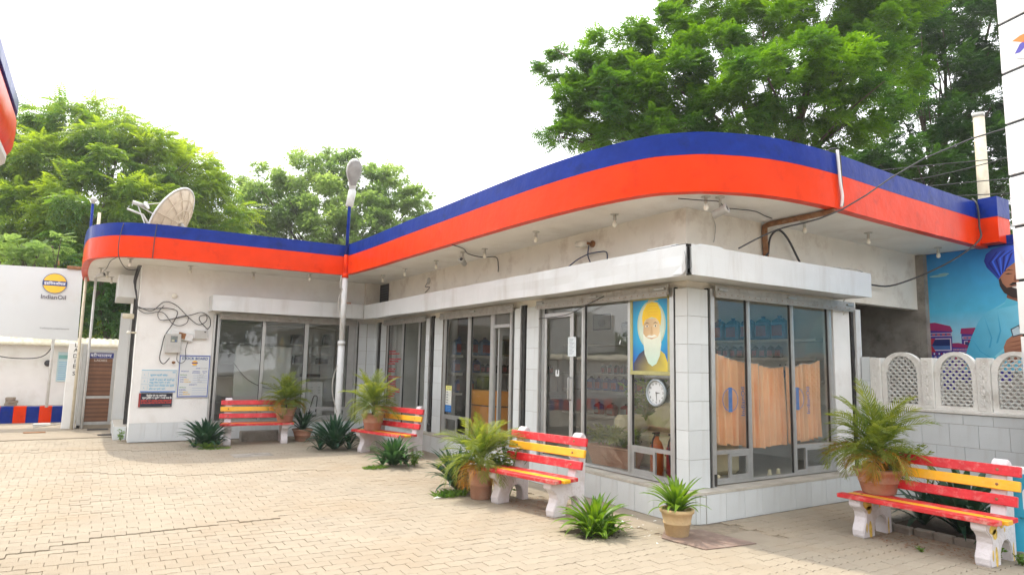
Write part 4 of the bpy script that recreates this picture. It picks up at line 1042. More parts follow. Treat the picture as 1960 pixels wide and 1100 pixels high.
# neck, face, beard
pr.poly([(1.13,1.08),(1.15,1.22),(1.45,1.20),(1.48,1.05),(1.3,1.0)], sk2, 26)
def skin(x, y): return tuple(np.array(sk)*(.75+.45*min(1, max(0, (x-1.05)/.35))))
pr.poly([(1.05,1.44),(1.045,1.34),(1.07,1.24),(1.12,1.15),(1.20,1.09),(1.32,1.06),(1.44,1.10),(1.52,1.22),(1.54,1.48),(1.30,1.62)], skin, 27)
pr.poly([(1.045,1.36),(1.055,1.26),(1.10,1.16),(1.20,1.08),(1.32,1.05),(1.44,1.09),(1.51,1.2),(1.44,1.20),(1.36,1.26),(1.28,1.265),(1.20,1.24),(1.14,1.23),(1.09,1.30),(1.07,1.38)], srgb(58, 42, 40), 28)
pr.poly([(1.17,1.27),(1.22,1.305),(1.30,1.30),(1.37,1.29),(1.36,1.275),(1.28,1.275),(1.2,1.255)], srgb(40, 28, 28), 29)
pr.poly([(1.20,1.235),(1.27,1.20),(1.34,1.235),(1.27,1.25)], srgb(235, 225, 220), 30)
pr.poly([(1.12,1.43),(1.17,1.445),(1.23,1.43),(1.17,1.425)], srgb(40, 25, 20), 29); pr.poly([(1.11,1.47),(1.18,1.50),(1.25,1.475),(1.18,1.485)], srgb(35, 22, 20), 29)
pr.poly([(1.25,1.42),(1.30,1.33),(1.25,1.315),(1.23,1.33)], sk2, 29)
# turban
tb = np.array(srgb(25, 60, 215)); td = np.array(srgb(10, 20, 130)); tl = np.array(srgb(60, 110, 240))
def tur(x, y): 
    t = max(0, min(1, (x-.86)/.5)); return tuple(td*(1-t)+tl*t)
pr.poly([(1.04,1.36),(.98,1.45),(.90,1.56),(.87,1.66),(.90,1.76),(.99,1.83),(1.13,1.855),(1.35,1.855),(1.55,1.80),(1.6,1.6),(1.54,1.46),(1.38,1.60),(1.25,1.60),(1.14,1.50)], tur, 31)
for k in range(7):
    x0 = .90+.05*k; pr.poly([(1.045+.012*k,1.40+.012*k),(x0+.02,1.62+.02*k),(x0+.14,1.78),(x0+.155,1.78),(x0+.045,1.62+.02*k),(1.055+.014*k,1.41+.012*k)], tuple(td) if k % 2 == 0 else tuple(tl), 32)
pr.build('printed_picture', hd)

# ---- white pylon with panels
py = thing('price_pylon', 'tall white panelled pylon with an orange and blue arrow emblem at the right edge', 'pylon', (3.0, -2.2, 0), math.atan2(-.957, -.29))
mb = MB(); mb.box(.01, .012, 0, 1.8, .38, 8.3); mb.build('core', M['dark'], py)
zs = [0, .29, .91, 1.53, 2.15, 2.77, 3.39, 3.99, 4.61, 5.23, 5.85, 6.47, 7.09, 7.71, 8.33]
for a, c_ in zip(zs, zs[1:]):
    mb = MB(); off = random.uniform(-.004, .004); mb.cbox(0, off-.012, a+.016, 1.81, .39, c_-.016, .004); mb.build('panel', M['pylon'], py)
pr = Print((0, -.018, 0), (1,0,0), (0,0,1), .001)
def blobp(cx, cz, r_, s): return [(cx+r_*(1+.12*noise.noise(Vector((math.cos(a)*1.5, math.sin(a)*1.5, s))))*math.cos(a), cz+r_*math.sin(a)*(1+.1*noise.noise(Vector((math.cos(a)*2, s, math.sin(a)*2))))) for a in [2*math.pi*k/22 for k in range(22)]]
pr.poly(blobp(.36, 5.52, .235, 1), srgb(205, 205, 202), 0)
pr.poly([(.155,5.575),(.25,5.60),(.42,5.60),(.52,5.52),(.30,5.49)], srgb(245, 120, 40), 1)
pr.poly([(.175,5.41),(.235,5.40),(.40,5.50),(.30,5.52),(.24,5.50)], srgb(70, 65, 165), 1)
pr.build('emblem', py)

# ---- blue sign panel at the bottom right corner
sg = thing('sign_box', 'blue sign panel with rounded white border standing behind the right bench', 'sign', (1.60, -2.46, 0), R(-78))
mb = MB(); mb.cbox(0, -.0, .0, 1.0, .10, .84, .012); mb.build('cabinet', M['metalwhite'], sg)
pr = Print((0, -.001, 0), (1,0,0), (0,0,1), .001)
def rr(x0, y0, x1, y1, r_): return [(x1-r_+r_*math.cos(R(a)), y1-r_+r_*math.sin(R(a))) for a in (0,30,60,90)]+[(x0+r_+r_*math.cos(R(a)), y1-r_+r_*math.sin(R(a))) for a in (90,120,150,180)]+[(x0+r_+r_*math.cos(R(a)), y0+r_+r_*math.sin(R(a))) for a in (180,210,240,270)]+[(x1-r_+r_*math.cos(R(a)), y0+r_+r_*math.sin(R(a))) for a in (270,300,330,360)]
pr.poly(rr(.035, .06, .96, .78, .07), lambda x, y: tuple(np.array(srgb(45, 165, 200))*(.8+.35*(1-y/.8))), 0)
pr.poly(rr(.15, .42, .40, .66, .05), srgb(225, 232, 235), 1)
pr.build('sign_face', sg)

# ================================================================== LEFT SIDE
cw = thing('compound_wall', 'white compound wall with a corrugated cream coping behind the left hoarding', 'wall', (0, 0, 0))
mb = MB(); mb.box(-14, 16.0, -.1, -4.6, 16.2, 2.0); mb.build('wall_face', M['white'], cw)
mb = MB(); n = 330
vs = []; 
for i in range(n+1):
    x = -14+9.4*i/n; w = .012*math.sin(i*1.35); vs += [(x, 15.88+w*.3, 1.97+w), (x, 16.30, 2.20+w)]
mb.smooth = True; mb.add(vs, [(2*i, 2*i+2, 2*i+3, 2*i+1) for i in range(n)]); o = mb.build('coping_sheet', M['tin'], cw); o.modifiers.new('s', 'SOLIDIFY').thickness = .004
mb = MB(); mb.box(-14, 15.60, -.1, -6.3, 15.999, .40); mb.build('ledge', M['apron'], cw)
kb_ = thing('painted_kerb', 'kerb painted in red and dark blue blocks at the foot of the left wall', 'kerb', (0, 0, 0))
cols = ['red', 'blue']
x = -6.33; i = 1
while x > -12:
    w = .265 if i > 1 else .30
    mb = MB(); mb.cbox(x-w, 15.36, -.05, x-.002, 15.598, .41+random.uniform(-.006,.006), .008); mb.build('kerb_block', M[cols[i % 2]], kb_); x -= w; i += 1
# white gate post with lettering
gp = thing('gate_post', 'white square post with black vertical letters beside the toilet door', 'post', (-6.25, 13.5, 0))
mb = MB(); mb.cbox(-.10, -.12, 0, .17, .15, 2.02, .012); mb.build('post', M['white'], gp)
mb = MB(); mb.cbox(.185, -.10, 0, .27, .10, 2.0, .006); mb.build('door_jamb', M['alu'], gp)
pr = Print((-.10, -.121, 0), (1,0,0), (0,0,1))
K = srgb(35, 35, 35)
for ch, z in (('L',1.92),('A',1.80),('D',1.66),('I',1.54),('E',1.42),('S',1.25)): pr.text(ch, .15, z, .13, K, align='c', bold=.01)
pr.build('lettering', gp)
dr = thing('toilet_door', 'narrow aluminium door with striped brown panels and a blue toilet sign', 'door', (-6.02, 13.46, .0), R(0))
mb = MB(); mb.box(-.0, -.02, .08, .07, .03, 1.86); mb.box(.59, -.02, .08, .66, .03, 1.86); mb.box(.071, -.02, 1.80, .589, .03, 1.86); mb.box(.071, -.02, .08, .589, .03, .15); mb.box(.071, -.02, .70, .589, .03, .76); mb.build('frame', M['alu'], dr)
for z0, z1 in ((.15, .70), (.76, 1.80)):
    mb = MB(); z = z0; k = 0
    while z < z1-.005:
        h = min(.0365+.012*((k*7) % 3), z1-z); mb.k = k % 2; mb.box(.071, -.002-.003*(k % 2), z, .589, .012, z+h-.0005); z += h; k += 1
    mb.build('panel', [M['doorwood'], mat('striped_ply_light', (.24, .11, .055), .55, .15, 4)], dr)
mb = MB(); mb.box(.08, -.026, 1.66, .60, -.0201, 1.79); s_ = mb.build('sign_plate', mat('sign_blue', (.01, .02, .22), .4, .03), dr)
pr = Print((.08, -.0265, 1.66), (1,0,0), (0,0,1)); pr.rect(.008, .006, .512, .010, srgb(230,230,235)); pr.rect(.008, .12, .512, .124, srgb(230,230,235))
pr.text('शौचालय', .26, .035, .10, srgb(240, 240, 245), width=.44, align='c', bold=.015)
pr.text('LADIES', .26, -.075, .075, srgb(225, 215, 205), width=.26, align='c', bold=.004); pr.build('lettering', s_)
mb = MB(); mb.box(-.03, -.06, -.02, .70, .25, .075); mb.build('sill', M['apron'], dr)
for z in (.22, .95, 1.6):
    mb = MB(); mb.box(-.018, -.035, z, .004, -.021, z+.09); mb.build('hinge', M['rust'], dr)
# grey tall leaf beside the end wall
mb = MB(); mb.box(-5.36, 12.9, 0, -5.16, 12.98, 2.75); mb.box(-5.15, 12.9, 0, -5.13, 13.2, 2.75); mb.build('metal_screen', M['box'], None, label='tall grey metal sheet between the toilet door and the end of the shop', cat='metal screen')

# ---- left hoarding on two posts
lh = thing('oil_hoarding', 'white hoarding with a round orange and blue oil company emblem', 'billboard', (0, 0, 0))
mb = MB(); n = 26; vs = []
zt, zb = (lambda x: 3.90+.045*(x+8)/1.8), (lambda x: 2.15-.06*(x+8)/1.8)
xs = [-12+(-6.22+12)*i/n for i in range(n+1)]
for x in xs:
    for k in range(5):
        z = zb(x)+(zt(x)-zb(x))*k/4; vs.append((x+.03*k/4*(x > -6.3)*-1, 14.9+.012*noise.noise(Vector((x*1.1, z*1.3, 0))), z))
mb.add(vs, [(i*5+k, (i+1)*5+k, (i+1)*5+k+1, i*5+k+1) for i in range(n) for k in range(4)]); o = mb.build('sheet', M['board'], lh)
sm = o.modifiers.new('s', 'SOLIDIFY'); sm.thickness = .03; sm.offset = -1
pr = Print((0, 14.873, 0), (1,0,0), (0,0,1), .001)
OR, NB = srgb(250, 195, 50), srgb(30, 60, 125)
cx, cz, r_ = -6.82, 3.53, .245
pr.ell(cx, cz, r_+.018, r_+.018, srgb(110, 120, 140), 0, 40); pr.ell(cx, cz, r_, r_, OR, 1, 40)
pr.rect(cx-r_*1.02, cz-.062, cx+r_*1.02, cz+.062, NB, 2)
pr.text('इंडियनऑयल', cx, cz-.032, .09, srgb(245, 245, 250), 3, .45, 'c', .02)
pr.text('IndianOil', cx+.0, 3.13, .15, srgb(95, 90, 100), 1, .52, 'c', .015)
pr.text('*Certified by the accredited laboratories', -6.42, 2.37, .05, srgb(120, 120, 125), 1, .62, 'r', .01)
pr.poly([(-8.06,2.72),(-8.0,2.70),(-7.955,2.72),(-8.0,2.745)], srgb(80, 110, 180), 1)
pr.build('lettering', lh)
mb = MB(); mb.cbox(-6.60, 14.84, 3.93, -6.22, 14.95, 4.01, .01); mb.build('clamp', M['rust'], lh)
mb = MB(); mb.tube([(-6.74, 15.1, .4), (-6.74, 15.1, 3.7)], .035, 10); mb.build('post', M['metalwhite'], lh)
mb = MB(); mb.tube([(-9.6, 15.1, .4), (-9.6, 15.1, 3.7)], .035, 10); mb.build('post', M['metalwhite'], lh)
mb = MB(); mb.tube([(-6.78,14.9,4.0),(-6.79,14.9,4.12)], .015, 6); mb.build('hook', M['rust'], lh)
# notice on the wall
ng = thing('wall_notice', 'pale blue printed notice on the compound wall left of the gate post', 'notice', (-6.62, 15.99, 1.02))
mb = MB(); mb.box(-.02, -.012, 0, .36, -.001, .78); mb.build('paper', M['board'], ng)
pr = Print((-.02, -.0125, 0), (1,0,0), (0,0,1)); pr.grid(0, 0, .38, .78, srgb(188, 212, 220), 1, 1)
pr.rect(.02, .60, .36, .70, srgb(120, 175, 175), 1); 
for k in range(9): pr.rect(.03, .06+.055*k, .20+.12*((k*5) % 3)/2, .075+.055*k, srgb(95, 170, 215) if k % 3 else srgb(60, 150, 210), 1)
pr.build('print', ng)
mb = MB(); mb.lathe([(.04, -.01), (.075, 0), (.085, .02), (.075, .04), (.04, .05)], 16, Matrix.Translation((-6.84, 15.95, 1.50)) @ Matrix.Rotation(R(90), 4, 'X')); mb.build('rubber_ring', M['dark'], None, label='small black rubber ring hanging on the compound wall beside the hoarding post', cat='rubber ring')
for i, (dx, z, rz) in enumerate(((0, .40, .1), (.02, .475, .5), (-.01, .55, -.2))):
    mb = MB(); mb.cbox(-.13+.02*i, -.09, 0, .13-.02*i, .09, .072, .01); mb.build('brick', M['apron'], None, (-7.53+dx, 15.78, z+.002), rot=(0,0,rz), label=('bottom', 'middle', 'top')[i]+' block of the small stack of bricks on the ledge of the left wall', cat='brick', group='bricks stacked on the wall ledge')
mb = MB(); mb.cbox(-.16, -.05, 0, .16, .05, .05, .01); mb.build('brick', M['rust'], None, (-8.0, 15.78, .402), rot=(0,0,.3), label='reddish brick lying alone on the ledge at the left edge', cat='brick')
# rags / pipe end near the kerb
mb = MB(); mb.cbox(-6.95, 14.4, .003, -6.6, 14.65, .05, .012); mb.build('sack', M['grey'], None, label='flattened grey sack lying in front of the painted kerb', cat='sack')
mb = MB(); mb.cbox(-7.0, 12.6, .003, -6.6, 12.75, .02, .004); mb.build('cover_plate', M['rust'], None, label='small dark plate lying on the concrete near the white gate post', cat='metal plate')

# ---- blue and red topped pole at the far left
pl_ = thing('flood_lamp_pole', 'slim blue, red and beige pole with a domed lamp at the left roof corner', 'lamp post', (-6.14, 13.25, 0))
mb = MB(); mb.tube([(0,0,0),(0,0,3.62)], .032, 10); mb.build('lower_pole', M['beige'], pl_)
mb = MB(); mb.tube([(0,0,3.621),(0,0,4.05)], .036, 10); mb.build('red_section', M['red'], pl_)
mb = MB(); mb.tube([(0,0,4.051),(-.01,0,5.38)], .030, 10); mb.build('blue_section', M['blue'], pl_)
mb = MB(); mb.lathe([(.03, 5.38), (.05, 5.44), (.085, 5.47), (.085, 5.50), (.04, 5.55), (.0, 5.56)], 14); mb.build('lamp_cap', M['grey'], pl_)
mb = MB(); mb.tube([(-5.94, 13.3, 0), (-5.94, 13.3, 3.64)], .028, 8); mb.build('steel_pole', M['metalwhite'], None, label='thin white pole rising behind the toilet door to the roof', cat='pole')
mb = MB(); mb.tube([(-6.0, 13.6, 3.9), (-6.0, 13.6, 5.25)], [.035]*2, 8); mb.build('pipe_stub', M['beige'], None, label='short rusty vent pipe on the roof behind the left pole', cat='pipe')

# ---- white street lamp
sl = thing('street_lamp', 'white street lamp post with red and blue upper parts and a tilted grey head', 'street lamp', (-1.33, 8.60, 0))
mb = MB(); mb.tube([(0,0,0),(.0,0,.55),(.004,0,2.05)], .075, 14); mb.build('lower_pole', M['metalwhite'], sl)
mb = MB(); mb.tube([(.004,0,2.051),(.004,0,2.14)], .085, 14); mb.build('collar', M['metalwhite'], sl)
mb = MB(); mb.tube([(.004,0,2.141),(.01,0,3.52)], .062, 14); mb.build('upper_pole', M['metalwhite'], sl)
mb = MB(); mb.tube([(.01,0,3.521),(.012,0,3.62)], .072, 14); mb.tube([(.012,0,3.622),(.012,0,4.03)], .045, 12); mb.build('red_section', M['red'], sl)
mb = MB(); mb.tube([(.012,0,4.031),(.03,0,5.20),(.05,-.01,5.46)], .036, 12); mb.build('blue_section', M['blue'], sl)
mb = MB(); mb.lathe([(.0,0),(.085,.0),(.085,.36),(.06,.40),(0,.41)], 14, Matrix.Translation((.01,-.03,5.12)) @ Matrix.Rotation(R(9), 4, 'Y')); mb.build('driver_box', M['metalwhite'], sl)
# cobra head: pear outline, lens facing down towards the yard
hz = Matrix.Translation((.06, -.04, 5.50)) @ Matrix.Rotation(R(-12), 4, 'Y') @ Matrix.Rotation(R(38), 4, 'X')
prof = [(.0,.07,.05),(.10,.085,.06),(.20,.10,.07),(.32,.15,.085),(.45,.175,.095),(.58,.165,.09),(.68,.12,.07),(.73,.05,.04)]
vs = []; n = 16
for z, w, d in prof:
    for k in range(n):
        a = 2*math.pi*k/n; y = d*math.sin(a); vs.append(hz @ Vector((w*1.02*math.cos(a), (y*1.2 if y > 0 else y*.35), z)))
mb = MB(); mb.smooth = True; mb.add(vs, [(i*n+k, i*n+(k+1)%n, (i+1)*n+(k+1)%n, (i+1)*n+k) for i in range(len(prof)-1) for k in range(n)]+[tuple(range(n-1,-1,-1)), tuple((len(prof)-1)*n+k for k in range(n))])
hd_ = mb.build('lamp_head', M['metalwhite'], sl)
mb = MB(); pts = [(-.055,.12),(-.085,.22),(-.135,.34),(-.155,.46),(-.14,.58),(-.09,.68),(0,.71),(.09,.68),(.14,.58),(.155,.46),(.135,.34),(.085,.22),(.055,.12)]
mb.add([hz @ Vector((x*1.08, -.034, z)) for x, z in pts]+[hz @ Vector((x*.7, -.070, .42+(z-.42)*.6)) for x, z in pts], [tuple(range(13,26))]+[(k, (k+1)%13, 13+(k+1)%13, 13+k) for k in range(13)])
mb.smooth = True; mb.build('lens', mat('lamp_lens', (.33, .33, .34), .3, .15, 6, spec=.6), hd_)
wire('lamp_cable', [(-1.42,8.55,3.55),(-1.45,8.5,3.3),(-1.40,8.5,3.25),(-1.47,8.52,3.0),(-1.43,8.52,2.75),(-1.36,8.52,2.4)], .010, M['cablew'], label='white cable hanging from the roof down the upper street lamp post', cat='cable')
wire('lamp_cable', [(-1.42,8.5,1.62),(-1.5,8.5,1.35),(-1.50,8.5,1.05),(-1.44,8.5,.8),(-1.38,8.52,.62)], .010, M['cablew'], label='white cable looping beside the lower street lamp post', cat='cable')

# ---- satellite dish on the roof
sd_ = thing('satellite_dish', 'big round satellite dish seen from behind on the roof', 'satellite dish', (-4.45, 12.3, SB+.30))
cn = Vector((0, 0, 1.12)); ax = Vector((-.80, .42, .46)).normalized()   # direction the dish looks
qm = Matrix.Translation(cn) @ ax.to_track_quat('Z', 'Y').to_matrix().to_4x4()
Rd = .84; mb = MB(); prof = [(Rd*i/8, .24*(i/8)**2-.16) for i in range(9)]
mb.lathe([(r_, z) for r_, z in prof], 40, qm); dd = mb.build('reflector', M['dish'], sd_); dd.modifiers.new('s', 'SOLIDIFY').thickness = .012
mb = MB(); mb.tube([qm @ Vector((Rd*math.cos(2*math.pi*k/40), Rd*math.sin(2*math.pi*k/40), .08)) for k in range(41)], .022, 6, False); mb.build('rim', M['metalwhite'], sd_)
for k in range(12):
    a = 2*math.pi*k/12; mb = MB(); mb.tube([qm @ Vector((Rd*f*math.cos(a), Rd*f*math.sin(a), .24*f*f-.16-.022)) for f in (.15, .4, .7, .98)], .010, 4); mb.build('rib', M['dish'], dd)
for f in (.42, .72):
    mb = MB(); mb.tube([qm @ Vector((Rd*f*math.cos(2*math.pi*k/12), Rd*f*math.sin(2*math.pi*k/12), .24*f*f-.16-.03)) for k in range(13)], .010, 4, False); mb.build('ring_brace', M['dish'], dd)
mb = MB(); mb.tube([(.22, 0, 0), (.22, 0, .98)], .05, 10); mb.tube([(.22,0,.96), qm @ Vector((0,0,-.19))], .05, 8); mb.tube([(.05,-.05,.88),(.40,.02,.92)], .035, 8); mb.build('mast', M['galv'], sd_)
fp = cn+ax*.98+Vector((0,0,-.10))
for a in (2.2, 3.3, 4.6):
    mb = MB(); mb.tube([qm @ Vector((Rd*math.cos(a), Rd*math.sin(a), .08)), fp], .014, 6); mb.build('feed_arm', M['grey'], sd_)
mb = MB(); mb.tube([fp+Vector((-.12,0,.06)), fp+Vector((.16,0,.0))], .05, 10); mb.build('feed_horn', M['grey'], sd_)
mb = MB(); mb.lathe([(.0,0),(.095,0),(.10,.03),(.085,.035),(0,.02)], 18, Matrix.Translation(fp+Vector((.17,-.04,.01))) @ Matrix.Rotation(R(62), 4, 'Y') @ Matrix.Rotation(R(25),4,'X')); mb.build('feed_disc', M['metalwhite'], sd_)
mb = MB(); mb.tube([fp+Vector((-.22,0,-.12)), fp+Vector((.12,0,-.22)), fp+Vector((.45,0,-.75))], .028, 8); mb.build('feed_boom', M['grey'], sd_)

# ---- neighbouring canopy of the forecourt, top left
cn_ = thing('forecourt_canopy', 'curved edge of the fuel forecourt canopy, blue over red, at the top left', 'canopy', (0, 0, 0))
CK = .68; cx0 = CAMX+(-7.03-CAMX)*CK; ye = CAMY+(6.9-CAMY)*CK
ed = [(cx0, -9), (cx0, -2), (cx0, ye-1.2)]+[(cx0-.6+.6*math.cos(R(a)), ye-.6+.6*math.sin(R(a))) for a in (0, 18, 36, 54, 72, 90)]+[(-12, ye), (-22, ye)]
ZK = lambda z: CAMZ+(z-CAMZ)*CK
def ribbon(name, m_, prof):
    mb = MB(); vs = []; n = len(ed)
    for i, p in enumerate(ed):
        a = Vector(ed[max(i-1,0)]); c_ = Vector(ed[min(i+1,n-1)]); t_ = (c_-a).normalized(); nn = Vector((t_.y, -t_.x))
        for d, z in prof: vs.append((p[0]+nn.x*d*CK, p[1]+nn.y*d*CK, ZK(z)))
    k = len(prof); mb.smooth = True; mb.add(vs, [(i*k+j, (i+1)*k+j, (i+1)*k+(j+1)%k, i*k+(j+1)%k) for i in range(n-1) for j in range(k)]); o = mb.build(name, m_, cn_)
    o.modifiers.new('e', 'EDGE_SPLIT').split_angle = R(35)
ribbon('blue_band', M['blue'], [(.0, 5.11), (.012, 5.12), (.012, 5.30), (0, 5.31), (-.2, 5.31), (-.2, 5.11)])
ribbon('red_band', M['red'], [(-.25, 4.50), (-.07, 4.50), (.0, 4.62), (.015, 4.80), (.01, 5.0), (-.02, 5.105), (-.25, 5.105)])
ribbon('soffit_trim', M['metalwhite'], [(-.30, 4.38), (-.10, 4.38), (-.06, 4.42), (-.06, 4.495), (-.30, 4.495)])
mb = MB(); mb.box(-22, -9, ZK(4.44), cx0-.19, ye-.2, ZK(4.49)); mb.build('soffit', M['soffit'], cn_)
mb = MB(); mb.tube([(-11, 0, 0), (-11, 0, ZK(4.44))], .2, 16); mb.build('column', M['metalwhite'], cn_)
# ================================================================== INSIDE THE SHOP
WB = bpy.data.materials  # noqa
M['blu2'] = mat('can_blue', (.015, .045, .22), .35, .1, 10); M['red2'] = mat('can_red', (.30, .03, .03), .4, .1, 10)
M['cyan'] = mat('pack_blue', (.03, .13, .34), .35, .1, 8); M['can'] = mat('can_silver', (.35, .40, .42), .35, .1, 10, metal=.3)
M['orange'] = mat('extinguisher_orange', (.62, .14, .02), .35, .08, 10, dirt=(.3,.1,.03), damt=.4); M['cream'] = mat('spotted_cream_cloth', (.66, .58, .38), .8, .1, 6, .2, 8)
def shelf_unit(label, loc, rz, length, zs, depth=.32):
    t = thing('wall_shelves', label, 'shelves', loc, rz)
    for z in zs:
        mb = MB(); mb.cbox(0, -depth, z-.045, length, 0, z, .003); mb.build('shelf', M['shelf'], t)
    for x in (0.02, length/2, length-.04):
        mb = MB(); mb.box(x, -.02, zs[-1], x+.02, -.001, zs[0]); mb.build('bracket', M['alu'], t)
    return t
shelf_unit('long white shelves on the right wall inside the shop, behind the curtain window', (3.55, 6.7, 0), R(-90), 6.25, (2.19, 1.90, 1.56, 1.20, .70))
shelf_unit('white shelves on the back wall seen through the open doorway', (.3, 6.74, 0), 0, 2.85, (1.88, 1.52, 1.12))
shelf_unit('long shelves on the back wall behind the wide left shop window', (-4.6, 12.59, 0), 0, 4.4, (2.62, 2.13, 1.90, 1.62, 1.27, .66))
def jug_mesh(w, d, h, cm):
    mb = MB(); mb.cbox(-w/2, -d/2, 0, w/2, d/2, h*.78, w*.12); mb.k = 1; mb.box(-w*.36, -d/2-.002, h*.15, w*.36, -d/2-.0005, h*.60); mb.box(-w*.2, -d/2-.004, h*.3, w*.2, -d/2-.0025, h*.42)
    mb.k = 0; mb.add([(-w*.4,-d*.35,h*.78),(w*.4,-d*.35,h*.78),(w*.4,d*.35,h*.78),(-w*.4,d*.35,h*.78),(-w*.12,-d*.2,h*.9),(w*.2,-d*.2,h*.9),(w*.2,d*.2,h*.9),(-w*.12,d*.2,h*.9)], [(0,1,5,4),(1,2,6,5),(2,3,7,6),(3,0,4,7),(4,5,6,7)])
    mb.k = 2; mb.lathe([(w*.13, h*.9), (w*.13, h), (0, h)], 8); return mb.mesh('oil_can', cm)
JG = jug_mesh(.20, .12, .30, [M['blu2'], M['red2'], M['dark']]); JS = jug_mesh(.12, .08, .20, [M['dark'], M['red2'], M['can']])
JC = jug_mesh(.26, .16, .38, [M['cyan'], M['red2'], M['blu2']]); JB = jug_mesh(.08, .06, .24, [M['can'], M['cyan'], M['dark']])
JR = jug_mesh(.22, .16, .26, [M['red2'], M['can'], M['dark']])
def row(me, label, group, n, p0, step, rz, name='oil_can'):
    for i in range(n):
        link(name, me, None, (p0[0]+step[0]*i, p0[1]+step[1]*i, p0[2]), (0,0,rz+random.gauss(0,.05)), label, 'oil can', group)
row(JC, 'big light blue oil jug on the top shelf above the curtain', 'oil jugs on the top shelf', 7, (3.38, 1.15, 2.191), (0, .30), R(-90))
row(JS, 'small dark oil can in the row on the shelf just above the curtain', 'small cans above the curtain', 14, (3.34, 1.15, 1.901), (0, .145), R(-90))
row(JB, 'slim silver bottle standing on the shelf right of the curtain', 'slim bottles right of the curtain', 7, (3.32, .55, 1.561), (0, .095), R(-90))
row(JG, 'blue oil can with a red label in the row behind the glass door', 'blue cans behind the glass door', 8, (3.36, 4.0, 1.201), (0, .26), R(-90))
row(JS, 'small dark can on the upper shelf behind the glass door', 'small cans behind the glass door', 7, (3.36, 4.2, 1.561), (0, .20), R(-90))
row(JR, 'red jug on the lowest shelf behind the glass door', 'red jugs behind the glass door', 4, (3.36, 4.3, .701), (0, .42), R(-90))
row(JS, 'small dark can on the shelf seen through the open doorway', 'small cans in the doorway', 14, (1.05, 6.60, 1.521), (.135, 0), 0)
row(JC, 'blue pack with a red band on the shelf left of the doorway', 'blue packs left of the doorway', 3, (.5, 6.60, 1.881), (.30, 0), 0)
row(JG, 'blue oil can on the shelf behind the counter', 'blue cans behind the counter', 3, (.45, 6.60, 1.521), (.22, 0), 0)
row(JG, 'dark can on the counter height shelf behind the glass beside the doorway', 'cans over the counter', 3, (.5, 6.60, 1.121), (.26, 0), 0)
# plaque leaning on the shelf
t = thing('framed_plaque', 'gold framed dark plaque leaning on the shelf in the open doorway', 'plaque', (1.62, 6.62, 1.882)); mb = MB(); mb.cbox(-.19, 0, 0, .19, .03, .36, .03); mb.build('frame', mat('gold_frame', (.35, .24, .10), .4, .2, 10), t)
mb = MB(); mb.box(-.15, -.004, .04, .15, -.0005, .32); mb.build('picture', mat('plaque_face', (.12, .09, .04), .4, .4, 20), t)
def framed(label, x, y, z, w, h, rz, c1, c2):
    t = thing('picture_frame', label, 'framed picture', (x, y, z), rz); mb = MB(); mb.cbox(-w/2, 0, 0, w/2, .03, h, .008); mb.build('frame', M['dark'], t)
    pr = Print((-w/2, -.001, 0), (1,0,0), (0,0,1)); pr.grid(.03, .03, w-.03, h-.03, lambda a, b_: tuple(np.array(c1)*(1-b_/h)+np.array(c2)*b_/h), 3, 4); pr.ell(w/2, h*.45, w*.2, h*.25, tuple(np.array(c1)*.5), 1); pr.build('picture', t)
framed('framed certificate high on the wall behind the glass door', 3.54, 5.7, 2.5, .62, .36, R(-90), srgb(170,170,160), srgb(120,125,120))
framed('green framed picture high on the wall behind the glass', 3.54, 4.2, 2.42, .5, .42, R(-90), srgb(70,110,60), srgb(110,140,110))
framed('small framed notice beside the green picture', 3.54, 4.9, 2.35, .34, .30, R(-90), srgb(140,150,140), srgb(100,110,110))
# counter
t = thing('shop_counter', 'orange laminate service counter with a curved front behind the doorway', 'counter', (0,0,0))
ctr = catmull([(1.55,5.15,0),(.95,5.2,0),(.60,5.5,0),(.55,6.1,0),(.55,6.6,0)], 5)
def crib(name, z0, z1, off, m_):
    mb = MB(); vs = []
    for i, p in enumerate(ctr):
        d = (ctr[min(i+1,len(ctr)-1)]-ctr[max(i-1,0)]).normalized(); n = Vector((d.y, -d.x, 0))*-1
        vs += [(p.x+n.x*off, p.y+n.y*off, z0), (p.x+n.x*off, p.y+n.y*off, z1), (p.x-n.x*.25, p.y-n.y*.25, z1), (p.x-n.x*.25, p.y-n.y*.25, z0)]
    n = len(ctr); mb.smooth = True; mb.add(vs, [(4*i+k, 4*i+4+k, 4*i+4+(k+1)%4, 4*i+(k+1)%4) for i in range(n-1) for k in range(4)]+[(0,1,2,3), (4*n-1,4*n-2,4*n-3,4*n-4)])
    o = mb.build(name, m_, t); o.modifiers.new('e','EDGE_SPLIT').split_angle = R(40)
crib('front_panel', PT, .90, .0, M['wood']); crib('upper_panel', .925, 1.20, .03, M['wood']); crib('gap_strip', .90, .925, -.02, M['dark'])
mb = MB(); mb.cbox(1.55, 5.6, .9, 2.3, 6.2, .95, .01); mb.build('desk_top', M['shelf'], None, label='white desk top behind the orange counter', cat='desk')
mb = MB(); mb.cbox(.75, 6.05, 1.202, 1.02, 6.3, 1.46, .02); mb.build('till', M['dark'], None, label='dark till box standing on the orange counter', cat='till')
# room divider seen dark through the narrow windows
mb = MB(); mb.box(.5, 6.2, PT, .56, 6.7, 2.9); mb.build('partition_panel', M['darkgap'], None, label='dark partition panel behind the left end of the counter', cat='panel')
